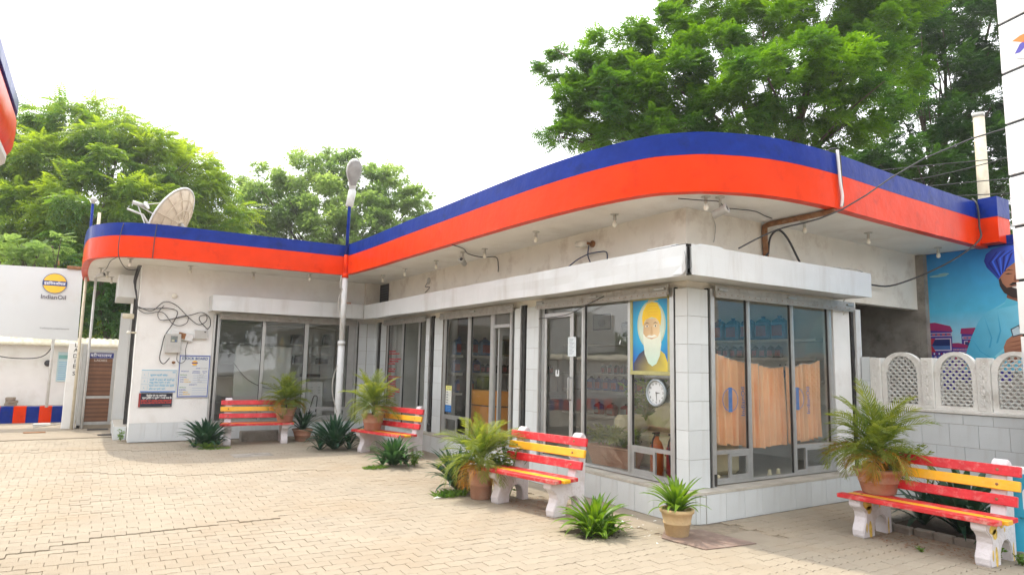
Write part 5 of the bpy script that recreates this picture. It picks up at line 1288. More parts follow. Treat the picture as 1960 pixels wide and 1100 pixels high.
# plants, sofa, extinguishers behind the glass
t = thing('sofa', 'sofa under a spotted cream cover behind the corner window', 'sofa', (1.05, 1.35, PT), 0)
mb = MB(); mb.cbox(-.35, -.9, 0, .45, .8, .42, .06); mb.cbox(.25, -.9, .42, .5, .8, .85, .08); mb.cbox(-.3, .6, .42, .3, .82, .66, .06); mb.build('cover', M['cream'], t)
pr = Print((-.351, .8, 0), (0,-1,0), (0,0,1)); 
for i in range(9):
    for j in range(3): pr.ell(.12+.18*i+(.09 if j % 2 else 0), .08+.13*j, .014, .014, srgb(120,110,60), 1, 8)
pr.build('pattern', t)
def extinguisher(label, x, y, m_):
    t = thing('fire_extinguisher', label, 'fire extinguisher', (x, y, PT)); mb = MB(); mb.lathe([(.06,0),(.085,.02),(.085,.36),(.06,.43),(.03,.46),(.03,.5)], 16); mb.build('cylinder', m_, t)
    mb = MB(); mb.box(-.03,-.02,.5,.03,.02,.53); mb.box(-.07,-.01,.53,.05,.01,.55); mb.build('valve', M['dark'], t)
    mb = MB(); mb.tube(catmull([(-.03,0,.51),(-.11,-.03,.42),(-.10,-.05,.2),(-.08,-.06,.1)], 4), .012, 6); mb.build('hose', M['dark'], t)
extinguisher('orange fire extinguisher behind the low corner window', .30, .80, M['orange'])
extinguisher('red fire extinguisher beside the orange one behind the low corner window', .34, .56, M['red2'])
mb = MB(); mb.cbox(.50, .42, PT, .56, .48, 2.1, .006); mb.build('wooden_post', mat('brown_post', (.13,.045,.03), .6), None, label='dark red wooden post standing behind the clock', cat='post')
leafy('houseplant', 'broad leaved houseplant spreading behind the corner glass under the portrait', 'houseplant', (.45, 1.15, 1.0), 18, .55, .38, M['leafA'], .13, 31, 0, 12)
t = thing('trough_planter', 'brown plastic trough with a grassy plant behind the glass', 'planter', (.42, 1.72, PT), R(95))
mb = MB(); mb.add([(-.34,-.11,0),(.34,-.11,0),(.34,.11,0),(-.34,.11,0),(-.42,-.15,.24),(.42,-.15,.24),(.42,.15,.24),(-.42,.15,.24)], [(0,1,5,4),(1,2,6,5),(2,3,7,6),(3,0,4,7),(0,3,2,1)]); mb.cbox(-.43,-.16,.24,.43,.16,.27,.008); mb.build('trough', M['terra'], t)
for i in range(40):
    o = link('frond', random.choice(FR['short']), t, (random.uniform(-.33,.33), random.uniform(-.06,.06), .26), (random.uniform(-.5,.5), -R(random.uniform(25,80)), random.uniform(0,6.28))); o.scale = (.8,.8,.8)
# portrait: an old bearded man in a yellow turban (plain generic picture) and wall clock
t = thing('portrait', 'framed portrait of an old white-bearded man in a yellow turban on a blue ground', 'picture', (-.034, .935, 1.61), R(-90))
mb = MB(); Wp, Hp = .70, .985
mb.cbox(0, .0, 0, Wp, .03, .05, .006); mb.cbox(0, 0, Hp-.05, Wp, .03, Hp, .006); mb.cbox(0, 0, .0505, .05, .03, Hp-.0505, .006); mb.cbox(Wp-.05, 0, .0505, Wp, .03, Hp-.0505, .006); mb.box(.03, .012, .03, Wp-.03, .03, Hp-.03)
mb.build('frame', mat('pale_gilt_frame', (.42, .40, .17), .4, .15, 8), t)
pr = Print((0, .011, 0), (1,0,0), (0,0,1), .0002)
def bgc(x, y):
    d = math.hypot(x-.37, y-.62); a = np.array(srgb(40, 190, 225)); b_ = np.array(srgb(0, 80, 180)); k = min(1, max(0, (d-.15)/.4)); return tuple(a*(1-k)+b_*k)
pr.grid(.05, .05, Wp-.05, Hp-.05, bgc, 8, 10)
pr.ell(.375, .62, .245, .30, srgb(190, 205, 180), 1, 36); pr.ell(.375, .62, .225, .28, srgb(205, 222, 205), 2, 36)
pr.poly([(.06,.05),(.06,.14),(.16,.26),(.30,.34),(.47,.34),(.60,.26),(.65,.15),(.65,.05)], lambda x, y: srgb(215, 195, 70) if x > .3 else srgb(60, 60, 85), 3)
sk = srgb(232, 205, 160); skd = srgb(205, 170, 125)
pr.poly([(.25,.40),(.235,.52),(.245,.63),(.30,.70),(.46,.70),(.52,.62),(.52,.48),(.48,.38),(.36,.34)], lambda x, y: tuple(np.array(skd)+(np.array(sk)-np.array(skd))*min(1,max(0,(x-.25)/.15))), 4)
def bc(x, y): k = min(1, max(0, (y-.12)/.35)); return tuple(np.array(srgb(190,220,205))*(1-k)+np.array(srgb(235,238,220))*k)
pr.poly([(.235,.52),(.24,.40),(.26,.26),(.32,.15),(.39,.11),(.46,.14),(.52,.24),(.545,.38),(.53,.54),(.49,.47),(.44,.455),(.385,.44),(.32,.455),(.27,.48)], bc, 5)
pr.poly([(.29,.475),(.34,.495),(.385,.485),(.43,.50),(.48,.475),(.43,.468),(.385,.458),(.34,.465)], srgb(238,238,225), 6)
pr.poly([(.35,.462),(.385,.455),(.42,.462),(.385,.448)], srgb(165,95,85), 7)
pr.poly([(.375,.60),(.36,.51),(.385,.50),(.405,.512),(.39,.60)], skd, 6)
for x in (.30, .445):
    pr.poly([(x-.045,.63),(x,.655),(x+.05,.635),(x,.642)], srgb(120,95,70), 6); pr.ell(x, .605, .03, .012, srgb(235,230,215), 6, 12); pr.ell(x+.004, .605, .011, .011, srgb(40,30,25), 7, 10)
yt, yd = np.array(srgb(255,222,15)), np.array(srgb(240,160,10))
def tcol(x, y): q = min(1, max(0, (y-.62)/.2)); return tuple(yd*(1-q)*.5+yt*(.5+.5*q))
pr.poly([(.222,.66),(.215,.72),(.235,.80),(.30,.885),(.39,.905),(.48,.88),(.54,.79),(.55,.70),(.54,.65),(.46,.70),(.38,.715),(.30,.695)], tcol, 8)
pr.poly([(.222,.66),(.228,.60),(.27,.68),(.30,.695)], tcol, 8); pr.poly([(.54,.65),(.535,.60),(.50,.66),(.46,.70)], tcol, 8)
for k in range(6):
    y0 = .66+.036*k; pr.poly([(.222+.004*k,y0),(.34,y0+.09),(.50,y0+.085),(.50,y0+.079),(.34,y0+.082)], tuple(yd*.5+yt*.5), 9)
pr.build('picture', t)
t = thing('wall_clock', 'round white clock with a silver rim hanging under the portrait', 'clock', (.018, .50, 1.40), R(-90))
q = Matrix.Rotation(R(90), 4, 'X')
mb = MB(); mb.lathe([(.135, 0), (.165, .005), (.17, .025), (.155, .045), (.14, .035), (.14, .012)], 36, q, True, False); mb.build('rim', M['can'], t)
mb = MB(); mb.lathe([(.141, .02), (0, .021)], 36, q, False); mb.build('dial', M['board'], t)
pr = Print((0, -.0215, 0), (1,0,0), (0,0,1), .0006)
for k in range(12):
    a = R(90-30*(k+1)); pr.text(str(k+1), .112*math.cos(a), .112*math.sin(a)-.013, .038, K, align='c', bold=.01)
for k in range(60):
    a = R(6*k); c_, s_ = math.cos(a), math.sin(a); pr.poly([(.133*c_-.001*s_,.133*s_+.001*c_),(.138*c_-.001*s_,.138*s_+.001*c_),(.138*c_+.001*s_,.138*s_-.001*c_),(.133*c_+.001*s_,.133*s_-.001*c_)], K)
pr.build('numerals', t)
def hand(name, ang, l, w):
    a = R(ang); d = Vector((math.cos(a), 0, math.sin(a))); s = Vector((-math.sin(a), 0, math.cos(a)))*w; y = Vector((0,-.026,0)); mb = MB()
    mb.add([y-d*l*.15-s, y+d*l-s*.4, y+d*l+s*.4, y-d*l*.15+s, y-d*l*.15-s+Vector((0,.002,0)), y+d*l-s*.4+Vector((0,.002,0)), y+d*l+s*.4+Vector((0,.002,0)), y-d*l*.15+s+Vector((0,.002,0))], [(0,1,2,3),(7,6,5,4),(0,4,5,1),(1,5,6,2),(2,6,7,3),(3,7,4,0)]); mb.build(name, M['dark'], t)
hand('hour_hand', 0, .06, .005); hand('minute_hand', -84, .095, .004)
# curtains inside the front window
def curtain(label, x0, x1, zt0, zt1, zb0, zb1, seed, logos=()):
    t = thing('curtain', label, 'curtain', (0, 0, 0), 0, 'orange curtains in the corner window'); n = 130; vs = []
    for i in range(n+1):
        u_ = i/n; x = x0+(x1-x0)*u_
        for k in range(9):
            v_ = k/8; zt_ = zt0+(zt1-zt0)*u_-.03*math.sin(math.pi*u_); zb_ = zb0+(zb1-zb0)*u_+.012*math.sin(u_*25+seed)
            f = .034*math.sin(x*58+seed+2.2*noise.noise(Vector((x*3, seed, v_*.6))))*(.75+.4*v_)+.03*noise.noise(Vector((x*6, v_*.7, seed)))
            vs.append((x+.014*noise.noise(Vector((x*9, v_*2, seed))), .17+f, zt_+(zb_-zt_)*v_))
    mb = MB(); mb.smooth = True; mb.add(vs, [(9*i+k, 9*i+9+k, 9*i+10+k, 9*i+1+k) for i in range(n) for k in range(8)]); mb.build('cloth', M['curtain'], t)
    mb = MB(); mb.tube([(x0-.02,.17,zt0), ((x0+x1)/2,.17,(zt0+zt1)/2-.03), (x1+.02,.17,zt1)], .006, 6); mb.build('curtain_rod', M['alu'], t)
    pr = Print((0, .082, 0), (1,0,0), (0,0,1)); B_ = srgb(60, 120, 200)
    for cx, cz in logos:
        pr.ring(cx, cz, .135, .145, B_); pr.rect(cx-.035, cz-.15, cx+.035, cz+.15, B_, 1); pr.text('IndianOil', cx+.27, cz-.2, .10, B_, 1, None, 'l', .01, 90)
    if logos: pr.build('print', t)
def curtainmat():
    m = mat('orange_satin_pleat_shade', (.92, .52, .28), .45, .12, 2.2, dirt=(.85, .27, .06), dscale=8, damt=.85, streak=True); return m  # orange bands put the shading of the pleats into the cloth colour
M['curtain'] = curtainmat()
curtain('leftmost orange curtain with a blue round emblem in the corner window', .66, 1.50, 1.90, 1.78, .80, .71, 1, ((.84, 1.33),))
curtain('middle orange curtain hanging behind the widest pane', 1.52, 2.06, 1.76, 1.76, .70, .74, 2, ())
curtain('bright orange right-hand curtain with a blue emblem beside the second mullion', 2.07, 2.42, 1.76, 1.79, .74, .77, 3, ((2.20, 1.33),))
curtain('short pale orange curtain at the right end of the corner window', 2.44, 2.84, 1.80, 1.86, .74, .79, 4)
# small cups on the sill
for i, (x, y) in enumerate(((.45,.12),(.56,.13),(.64,.12),(1.62,.12),(1.80,.12))):
    mb = MB(); mb.lathe([(.025,0),(.035,.03),(.02,.06),(.026,.09),(0,.1)], 10); mb.build('figurine', M['cream'], None, (x,y,PT), label='small cream figurine on the sill inside the ' + ('left corner of the corner window' if i < 3 else 'middle pane of the corner window'), cat='figurine', group='figurines on the sill '+('left' if i < 3 else 'middle'))
# contents behind the wide window
mb = MB(); mb.cbox(-3.02, 11.2, .34, -1.74, 11.24, 2.02, .004); mb.build('white_board', M['inner'], None, label='large pale board leaning up behind the wide left window', cat='board')
t = thing('generator_cabinet', 'white metal cabinet with a black hose behind the third pane of the wide window', 'cabinet', (-1.08, 11.25, .34)); mb = MB(); mb.cbox(-.21, 0, 0, .21, .3, .85, .03); mb.build('body', M['metalwhite'], t)
mb = MB(); mb.tube(catmull([(-.14,-.02,.05),(-.05,-.03,.45),(0,-.03,.5),(.05,-.03,.45),(.03,-.03,.1)], 4), .012, 6); mb.build('hose', M['dark'], t)
for z in (.55, .62, .69):
    for s in (-.09, .09):
        mb = MB(); mb.box(s-.03, -.004, z, s+.03, -.001, z+.03); mb.build('vent', M['grey'], t)
wire('inside_cable', [(-3.05,11.18,1.62),(-2.7,11.15,1.22),(-2.2,11.14,1.02),(-1.85,11.14,1.15),(-1.6,11.2,1.5)], .007, M['dark'], label='dark cable sagging across the pale board behind the wide window', cat='cable')
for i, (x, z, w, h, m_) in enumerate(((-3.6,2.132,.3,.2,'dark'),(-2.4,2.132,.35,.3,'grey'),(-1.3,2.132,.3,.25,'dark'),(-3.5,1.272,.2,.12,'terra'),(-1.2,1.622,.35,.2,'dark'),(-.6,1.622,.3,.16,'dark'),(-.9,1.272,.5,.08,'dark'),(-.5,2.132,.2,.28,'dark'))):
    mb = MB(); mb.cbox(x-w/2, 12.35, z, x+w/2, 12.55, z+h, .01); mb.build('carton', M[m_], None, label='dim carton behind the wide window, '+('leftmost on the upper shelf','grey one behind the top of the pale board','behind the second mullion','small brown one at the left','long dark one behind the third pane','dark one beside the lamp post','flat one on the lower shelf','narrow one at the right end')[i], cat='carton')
# stickers on the glass
def sheet_on_A(name, label, cat, y, z, w, h, col, draw=None, x=-.008):
    t = thing(name, label, cat, (x, y, z), R(-90)); mb = MB(); mb.box(0, -.0015, 0, w, 0, h); mb.build('paper', M['board'], t)
    pr = Print((0, -.002, 0), (1,0,0), (0,0,1), .0005); pr.rect(0, 0, w, h, col)
    if draw: draw(pr)
    pr.build('print', t); return t
G2 = srgb(150, 160, 170)
def dr1(pr):
    for k in range(12): pr.rect(.03, .03+.02*k, .10+.05*((k*7) % 3)/2, .036+.02*k, G2, 1)
sheet_on_A('paper_notice', 'white paper notice taped on the glass beside the door handle', 'notice', 2.26, 1.84, .19, .28, srgb(215, 225, 230), dr1, x=-.014)
def dr2(pr):
    pr.rect(0, 0, .25, .13, srgb(20, 110, 190), 1); pr.rect(0, .41, .25, .5, srgb(232, 228, 140), 1)
    pr.text("TODAY'S", .125, .46, .035, srgb(60, 120, 60), 2, .16, 'c', .01); pr.text('FUEL PRICE', .125, .42, .035, srgb(60, 120, 60), 2, .2, 'c', .01)
    for k in range(5): pr.rect(.02, .16+.05*k, .22, .163+.05*k, G2, 1); pr.rect(.03, .17+.05*k, .10+.02*(k % 2), .185+.05*k, srgb(90,100,110), 2)
    for k in range(3): pr.rect(.02, .03+.03*k, .2, .034+.03*k, srgb(170, 205, 230), 2)
sheet_on_A('price_sticker', 'tall yellow and blue fuel price sticker on the glass left of the doorway', 'sticker', 6.20, .78, .25, .5, srgb(225, 228, 220), dr2, x=.019)
mb = MB(); mb.box(.012, 1.16, 2.0, .016, 1.18, 2.06, Matrix.Rotation(R(25),3,'X')); mb.build('tape', M['board'], None, label='small white strip of tape on the glass near the portrait', cat='tape')
t = thing('door_sticker', 'small white handle sticker on the glass door', 'sticker', (.018, 2.60, 1.55), R(-90)); pr = Print((0,0,0),(1,0,0),(0,0,1),.0005); pr.rect(0,0,.09,.09,srgb(225,228,230)); pr.rect(.03,.03,.06,.09,srgb(70,70,72),1); pr.build('print', t)
t = thing('red_lettering', 'block of small red lettering on the glass of the innermost window', 'lettering', (.018, 9.2, .98), R(-90)); pr = Print((0,0,0),(1,0,0),(0,0,1),.0005)
rs = random.Random(4); z = 1.02
for k in range(17):
    z -= .055 if k not in (2, 5, 7) else .12
    x = rs.uniform(0, .05); e_ = rs.uniform(.35, .75)*(1 if k < 14 else .6)
    while x < e_: w = rs.uniform(.02,.07); pr.rect(x, z, x+w, z+.028, srgb(190, 25, 35)); x += w+.012
pr.build('print', t)

# ================================================================== WALL FITTINGS
t = thing('stock_board', 'white STOCK BOARD with a blue border and product table on the left wall', 'board', (-4.32, 10.012, .88))
Ws, Hs = .615, .90; mb = MB(); mb.cbox(0, 0, 0, Ws, .025, Hs, .006); mb.build('panel', M['board'], t)
pr = Print((0, -.0005, 0), (1,0,0), (0,0,1), .0006); BL = srgb(35, 70, 165)
for a in ((.015,.015,Ws-.015,.035),(.015,Hs-.035,Ws-.015,Hs-.015),(.015,.035,.03,Hs-.035),(Ws-.03,.035,Ws-.015,Hs-.035)): pr.rect(*a, BL)
pr.text('STOCK BOARD', Ws/2, .795, .075, srgb(25, 70, 140), 1, .50, 'c', .03)
pr.ell(Ws/2, .725, .055, .05, srgb(245,185,30), 1); pr.rect(Ws/2-.058, .715, Ws/2+.058, .738, BL, 2); pr.text('IndianOil', Ws/2, .655, .022, BL, 1, .10, 'c')
pr.text('DATE', .34, .605, .03, BL, 1, .08, 'l', .02); pr.text('15.6.2021', .43, .605, .04, srgb(150,150,150), 1, .13)
pr.text('PRODUCT', .06, .54, .03, BL, 1, .15, 'l', .02); pr.text('OPENING', .28, .54, .03, BL, 1, .14, 'l', .02); pr.text('STOCK/Lt.', .27, .508, .03, BL, 1, .16, 'l', .02); pr.text('RATE/', .47, .54, .03, BL, 1, .09, 'l', .02); pr.text('Lt.', .49, .508, .03, BL, 1, .04, 'l', .02)
GRN, YEL = srgb(20,130,70), srgb(235,190,60)
def rowp(z, hand=True):
    for k, (nm, c) in enumerate((('PETROL', GRN), ('DIESEL', BL), ('XTRA', BL), ('XTRA', BL))):
        zz = z-.048*k; pr.text(nm, .05, zz, .03, c, 1, .13 if k < 2 else .07, 'l', .02)
        if k == 2: pr.text('MILE', .125, zz, .03, YEL, 1, .09, 'l', .02)
        if k == 3: pr.text('PREMIUM', .125, zz, .03, YEL, 1, .13, 'l', .02)
        pr.rect(.29, zz-.006, .575, zz-.002, srgb(90,140,200), 1)
        if hand: pr.text(('13437','19251','36','4500')[k], .38, zz+.002, .035, srgb(160,160,160), 1, (.12,.13,.05,.09)[k])
rowp(.465); pr.text('DENSITY', Ws/2, .262, .03, BL, 1, .15, 'c', .02); rowp(.205, False)
pr.build('print', t)
t = thing('rules_sign', 'pale sign with light blue Hindi rules above the black warning sign', 'sign', (-4.98, 10.015, 1.0))
mb = MB(); mb.cbox(0, 0, 0, .64, .02, .46, .004); mb.build('panel', M['board'], t); C1 = srgb(70, 170, 210)
pr = Print((0, -.0005, 0), (1,0,0), (0,0,1), .0006)
pr.rect(0, .44, .64, .45, C1); pr.rect(.0, .0, .64, .02, srgb(20,110,200)); pr.rect(.005,.29,.635,.293,C1); pr.rect(.005,.16,.635,.163,C1); pr.rect(.635,.02,.638,.44,C1)
for z in (.32, .19, .06): pr.rect(.12, z, .123, z+.08, C1)
for n_, z in (('1.',.34),('2.',.21),('3.',.07)): pr.text(n_, .05, z, .045, C1, 1)
pr.text('धूम्रपान वर्जित क्षेत्र।', .16, .33, .05, C1, 1, .32, 'l', .02); pr.text('बीपीसी', .56, .39, .035, C1, 1, .06, 'l', .02)
for s_, z, w in (('कसिी भी प्रकार की जलती हुई', .235, .46), ('वस्तु लेकर प्रवेश न करें।', .18, .38), ('कृपया अपना मोबाईल फोन स्विच', .115, .46), ('ऑफ कर प्रवेश करें।', .05, .30)): pr.text(s_, .15, z, .045, C1, 1, w, 'l', .02)
pr.build('print', t)
t = thing('warning_sign', 'black sign with white Hindi and red English text forbidding entry of unrelated persons', 'sign', (-4.99, 10.012, .70))
mb = MB(); mb.cbox(0, 0, 0, .605, .025, .28, .004); mb.k = 1; mb.box(-.004, -.002, 0, .03, .02, .28); mb.build('panel', [mat('sign_black', (.012,.014,.035), .35, .05), M['red2']], t)
pr = Print((0, -.0005, 0), (1,0,0), (0,0,1), .0006); WH, RD = srgb(238,238,238), srgb(235,70,50)
pr.text('पेट्रोल पंप पर असंबद्ध', .31, .215, .05, WH, 1, .36, 'c', .03); pr.text('व्यक्तियों का प्रवेश करना मना है।', .325, .165, .05, WH, 1, .54, 'c', .03)
pr.text('ENTRY OF UNRELATED PERSONS', .32, .115, .04, RD, 1, .55, 'c', .02); pr.text('IS PROHIBITED IN PETROL PUMP', .32, .07, .04, RD, 1, .55, 'c', .02)
pr.rect(.43, .02, .58, .03, srgb(150,150,160), 1); pr.build('print', t)
t = thing('meter_box', 'grey electricity meter box with a small window among looping cables', 'meter box', (-4.60, 9.94, 1.80), 0)
mb = MB(); mb.cbox(0, 0, 0, .30, .10, .40, .01, Matrix.Rotation(R(-2), 4, 'Y')); mb.build('case', M['grey'], t)
mb = MB(); mb.box(.09, -.004, .23, .22, -.0005, .36); o = mb.build('window', mat('meter_window', (.22,.24,.24), .2, .2, 20), t); pr = Print((.09,-.0045,.23),(1,0,0),(0,0,1)); pr.rect(.03,.07,.10,.10,srgb(110,125,120)); pr.rect(.02,.02,.07,.05,srgb(190,190,160)); pr.rect(.085,.01,.11,.045,srgb(60,90,150)); pr.build('dial', o)
t = thing('switch_box', 'long grey switch box hanging askew above the meter', 'switch box', (-4.50, 9.95, 2.30), 0); mb = MB(); mb.cbox(0, 0, -.16, .44, .09, 0, .008, Matrix.Rotation(R(13), 4, 'Y')); mb.build('case', M['metalwhite'], t); mb = MB(); mb.cbox(.15, -.004, -.145, .29, 0.0, -.02, .002, Matrix.Rotation(R(13), 4, 'Y')); mb.build('window', M['rust'], t)
t = thing('junction_box', 'small white lidded box right of the askew switch box', 'junction box', (-4.08, 9.96, 2.12), 0); mb = MB(); mb.cbox(0, 0, 0, .27, .08, .19, .008); mb.build('case', M['metalwhite'], t); mb = MB(); mb.cbox(.02, -.006, .015, .25, -.0005, .175, .002); o = mb.build('lid', M['grey'], t); mb = MB(); mb.box(.20, -.010, .135, .235, -.0065, .155); mb.build('latch', M['dark'], o)
loops = [
 ('thick cable bundle running down the wall corner into the loops', [(-5.22,9.98,3.5),(-5.25,9.97,3.2),(-5.19,9.97,2.9),(-5.17,9.97,2.72),(-4.95,9.98,2.70),(-4.6,9.98,2.73),(-4.42,9.98,2.66),(-4.5,9.98,2.40),(-4.62,9.98,2.16),(-4.66,9.98,1.92),(-4.68,9.98,1.68),(-4.60,9.98,1.58),(-4.50,9.98,1.70)], .009),
 ('cable making the widest loop on the left wall', [(-5.17,9.985,2.74),(-4.9,9.985,2.66),(-4.68,9.985,2.86),(-4.45,9.985,2.80),(-4.2,9.985,2.56),(-4.0,9.985,2.42),(-3.86,9.985,2.50),(-3.86,9.985,2.62),(-3.98,9.985,2.60),(-3.98,9.985,2.50),(-3.82,9.985,2.33)], .008),
 ('cable making the lower loop on the left wall', [(-5.17,9.99,2.70),(-5.0,9.99,2.60),(-4.7,9.99,2.64),(-4.5,9.99,2.42),(-4.35,9.99,2.38),(-4.22,9.99,2.46),(-4.24,9.99,2.6),(-4.5,9.99,2.52),(-4.72,9.99,2.48),(-4.78,9.99,2.62),(-4.68,9.99,2.78)], .007),
 ('cable arching over to the junction box', [(-4.68,9.975,2.47),(-4.4,9.975,2.54),(-4.15,9.975,2.62),(-3.95,9.975,2.68),(-3.80,9.975,2.58),(-3.77,9.975,2.42),(-3.82,9.975,2.32)], .008),
 ('thin cable hanging below the meter box', [(-4.36,9.97,1.82),(-4.36,9.97,1.66),(-4.28,9.97,1.60),(-4.20,9.97,1.68),(-4.21,9.97,1.9),(-4.16,9.97,2.12)], .006),
 ('black cable clipped down the left wall corner', [(-5.20,10.0,3.0),(-5.16,10.0,2.7),(-5.17,10.02,2.0),(-5.16,10.02,1.2),(-5.17,10.02,.6)], .008),
 ('loose cable draped from the roof edge to the wall corner', [(-5.55,9.05,4.25),(-5.60,9.0,3.9),(-5.58,9.03,3.60),(-5.45,9.3,3.42),(-5.3,9.7,3.44),(-5.22,9.97,3.5)], .008),
]
for lb, pts, r_ in loops: wire('wall_cable', pts, r_, M['cable'], label=lb, cat='cable')
for i in range(4): wire('wall_cable', [(-5.15-.02*i,9.96,3.58),(-5.22-.015*i,9.95,3.25),(-5.2,9.95,2.95+.03*i),(-5.16,9.96,2.73)], .008, M['cable'], label=('outermost','second','third','innermost')[i]+' cable of the tight bundle at the left wall corner', cat='cable', group='bundled cables at the wall corner')
mb = MB(); mb.lathe([(.01,0),(.035,.02),(.03,.05),(.0,.06)], 8, Matrix.Translation((-4.42,9.96,1.58))); mb.build('loose_connector', M['rust'], None, label='brown loose connector dangling below the meter box', cat='connector')
# bulbs, lamp holders, cameras
def bulb(label, x, y, z=SB, L_=.045, name='ceiling_bulb'):
    t = thing(name, label, 'light bulb', (x, y, z), 0, 'bare bulbs under the roof overhang'); mb = MB(); mb.lathe([(.0,-.012),(.05,-.012),(.055,-.001)][::-1], 14); mb.build('rose', M['grey'], t)
    mb = MB(); mb.lathe([(.02,-.0125),(.02,-L_+.0),(.024,-L_-.03),(.018,-L_-.035)], 10); mb.build('holder', M['grey'], t)
    mb = MB(); mb.lathe([(.013,-L_-.036),(.028,-L_-.07),(.031,-L_-.09),(.022,-L_-.115),(0,-L_-.122)], 12); mb.build('bulb', M['bulb'], t)
for lb, x, y in (('bare bulb on the soffit above the curve of the corner window', -.20, -.48), ('bare bulb on the soffit above the portrait side of the long front', -.43, .78), ('bare bulb on the soffit above the glass door', -.60, 2.28),
    ('bare bulb on the soffit just right of the dangling camera wire', -.48, 3.95), ('bare bulb on the soffit above the pillar between the two left bays', -.56, 5.62), ('bare bulb on the soffit above the red lettered window', -.60, 7.0), ('bare bulb on the soffit nearest the dark grille in the inner corner', -.58, 8.25),
    ('bare bulb on the soffit above the third pane of the wide window', -1.95, 9.1), ('bare bulb on the soffit above the left part of the wide window', -3.0, 9.75), ('bare bulb on the soffit over the stock board', -4.28, 9.60),
    ('bare bulb under the left curve of the roof near the cable bundle', -5.38, 9.3), ('bare bulb at the far left end of the soffit', -5.72, 11.9), ('second bulb at the far left end of the soffit, further back', -5.62, 13.0), ('bare bulb on the soffit right of the brown conduit', 3.06, -.50), ('bare bulb close to the brown conduit', 1.75, -.40), ('bulb holder on the soffit near the blue hoarding', 4.9, -.55)):
    bulb(lb, x, y)
def camera_dome(label, x, y, rz):
    t = thing('security_camera', label, 'security camera', (x, y, SB), rz); mb = MB(); mb.lathe([(.05,-.001),(.05,-.015),(.015,-.02),(.015,-.14)], 12); mb.build('bracket', M['grey'], t)
    mb = MB(); q = Matrix.Translation((0,0,-.17)) @ Matrix.Rotation(R(70), 4, 'X'); mb.lathe([(.0,-.09),(.045,-.085),(.05,.06),(.058,.065),(.055,.09),(.03,.085)], 14, q); mb.build('housing', M['grey'], t)
    mb = MB(); mb.lathe([(.03,.086),(0,.088)], 12, q); mb.build('lens', M['dark'], t)
camera_dome('grey bullet camera under the soffit at the roof curve with stray wires', -.06, -.56, R(20)); camera_dome('grey bullet camera under the soffit midway along the front', -.62, 4.45, R(-50)); camera_dome('small camera at the far left of the soffit over the toilet door', -5.85, 11.3, R(60))
t = thing('wall_flood_lamp', 'white cylindrical lamp fixed on the upper wall above the glass door with blue wires', 'wall lamp', (-.002, 1.72, 3.42)); mb = MB(); mb.lathe([(.05,0),(.05,.02),(.02,.03),(.02,.10)], 12, Matrix.Rotation(R(-90),4,'Y')); mb.build('bracket', M['rust'], t); mb = MB(); mb.tube([(-.09,.03,0),(-.09,.25,.02)], .045, 12); mb.build('lamp', M['bulb'], t)
for lb, pts in (('blue wire arching down from the wall lamp onto the shutter box', [(-.05,1.75,3.4),(-.06,1.76,3.25),(-.1,1.62,3.08),(-.14,1.60,3.04)]), ('blue wire looping left from the wall lamp', [(-.05,1.76,3.28),(-.07,2.0,3.22),(-.10,2.2,3.12),(-.16,2.3,3.05)]), ('blue wire looping right from the wall lamp', [(-.05,1.76,3.28),(-.07,1.5,3.27),(-.09,1.33,3.24),(-.12,1.28,3.12),(-.14,1.3,3.04)])): wire('lamp_wire', pts, .009, mat('navy_wire', (.02,.03,.10), .5), label=lb, cat='wire')
t = thing('wall_rosette', 'round wire rosette on the upper wall left of the camera', 'fitting', (-.002, 7.1, 3.42)); mb = MB(); mb.lathe([(.07,0),(.07,.02),(.03,.035),(0,.035)], 12, Matrix.Rotation(R(-90),4,'Y')); mb.build('base', M['grey'], t)
wire('stray_wire', [(-.03,7.1,3.4),(-.04,7.2,3.3),(-.03,7.0,3.28),(-.03,7.22,3.18)], .006, M['cable'], label='short stray wire curling under the wall rosette', cat='wire')
wire('soffit_wire', [(-1.12,3.9,3.60),(-.8,4.1,3.595),(-.6,4.3,3.56),(-.3,4.35,3.54),(-.05,4.3,3.56),(-.03,4.25,3.40),(-.03,4.25,3.3)], .008, M['cable'], label='wire running across the soffit from the roof edge seam past the camera', cat='wire')
wire('soffit_wire', [(-.5,-.35,3.57),(-.3,-.5,3.55),(-.08,-.55,3.56),(.05,-.5,3.55),(.3,-.35,3.58),(.7,-.42,3.59),(1.0,-.35,3.59),(1.25,-.28,3.60)], .006, M['cable'], label='thin wavy wire across the soffit by the roof curve camera', cat='wire')
wire('soffit_wire', [(.45,-.02,3.56),(.50,-.02,3.45),(.47,-.03,3.30),(.45,-.03,3.24)], .006, M['cablew'], label='short pale wire stub hanging on the wall near the roof curve', cat='wire')
wire('soffit_wire', [(-5.6,9.15,3.6),(-5.7,9.8,3.59),(-5.75,11.0,3.58),(-5.8,11.4,3.56)], .006, M['cable'], label='wire along the left end of the soffit', cat='wire')
# ventilation grille in the inner corner
t = thing('vent_grille', 'dark slatted ventilation grille on the upper wall in the inner corner', 'vent', (-.001, 9.86, 3.06), R(-90)); mb = MB(); mb.box(0,-.02,0,.03,.0,.52); mb.box(.50,-.02,0,.53,0,.52); mb.box(.031,-.02,0,.499,0,.03); mb.box(.031,-.02,.49,.499,0,.52); mb.build('frame', M['dark'], t)
mb = MB(); mb.box(.03,-.004,.03,.50,-.001,.49); mb.build('backing', M['darkgap'], t)
for k in range(7): mb = MB(); z = .06+.062*k; mb.box(.032,-.018,z,.498,-.006,z+.02); mb.build('slat', mat('grille_slat', (.05,.05,.07), .5) if k == 0 else bpy.data.materials['grille_slat'], t)
mb = MB(); mb.cbox(-.95, 9.6, 3.045, -.82, 9.7, 3.09, .005); mb.build('brick', M['terra'], None, label='broken red brick lying on top of the shutter box near the lamp post', cat='brick')
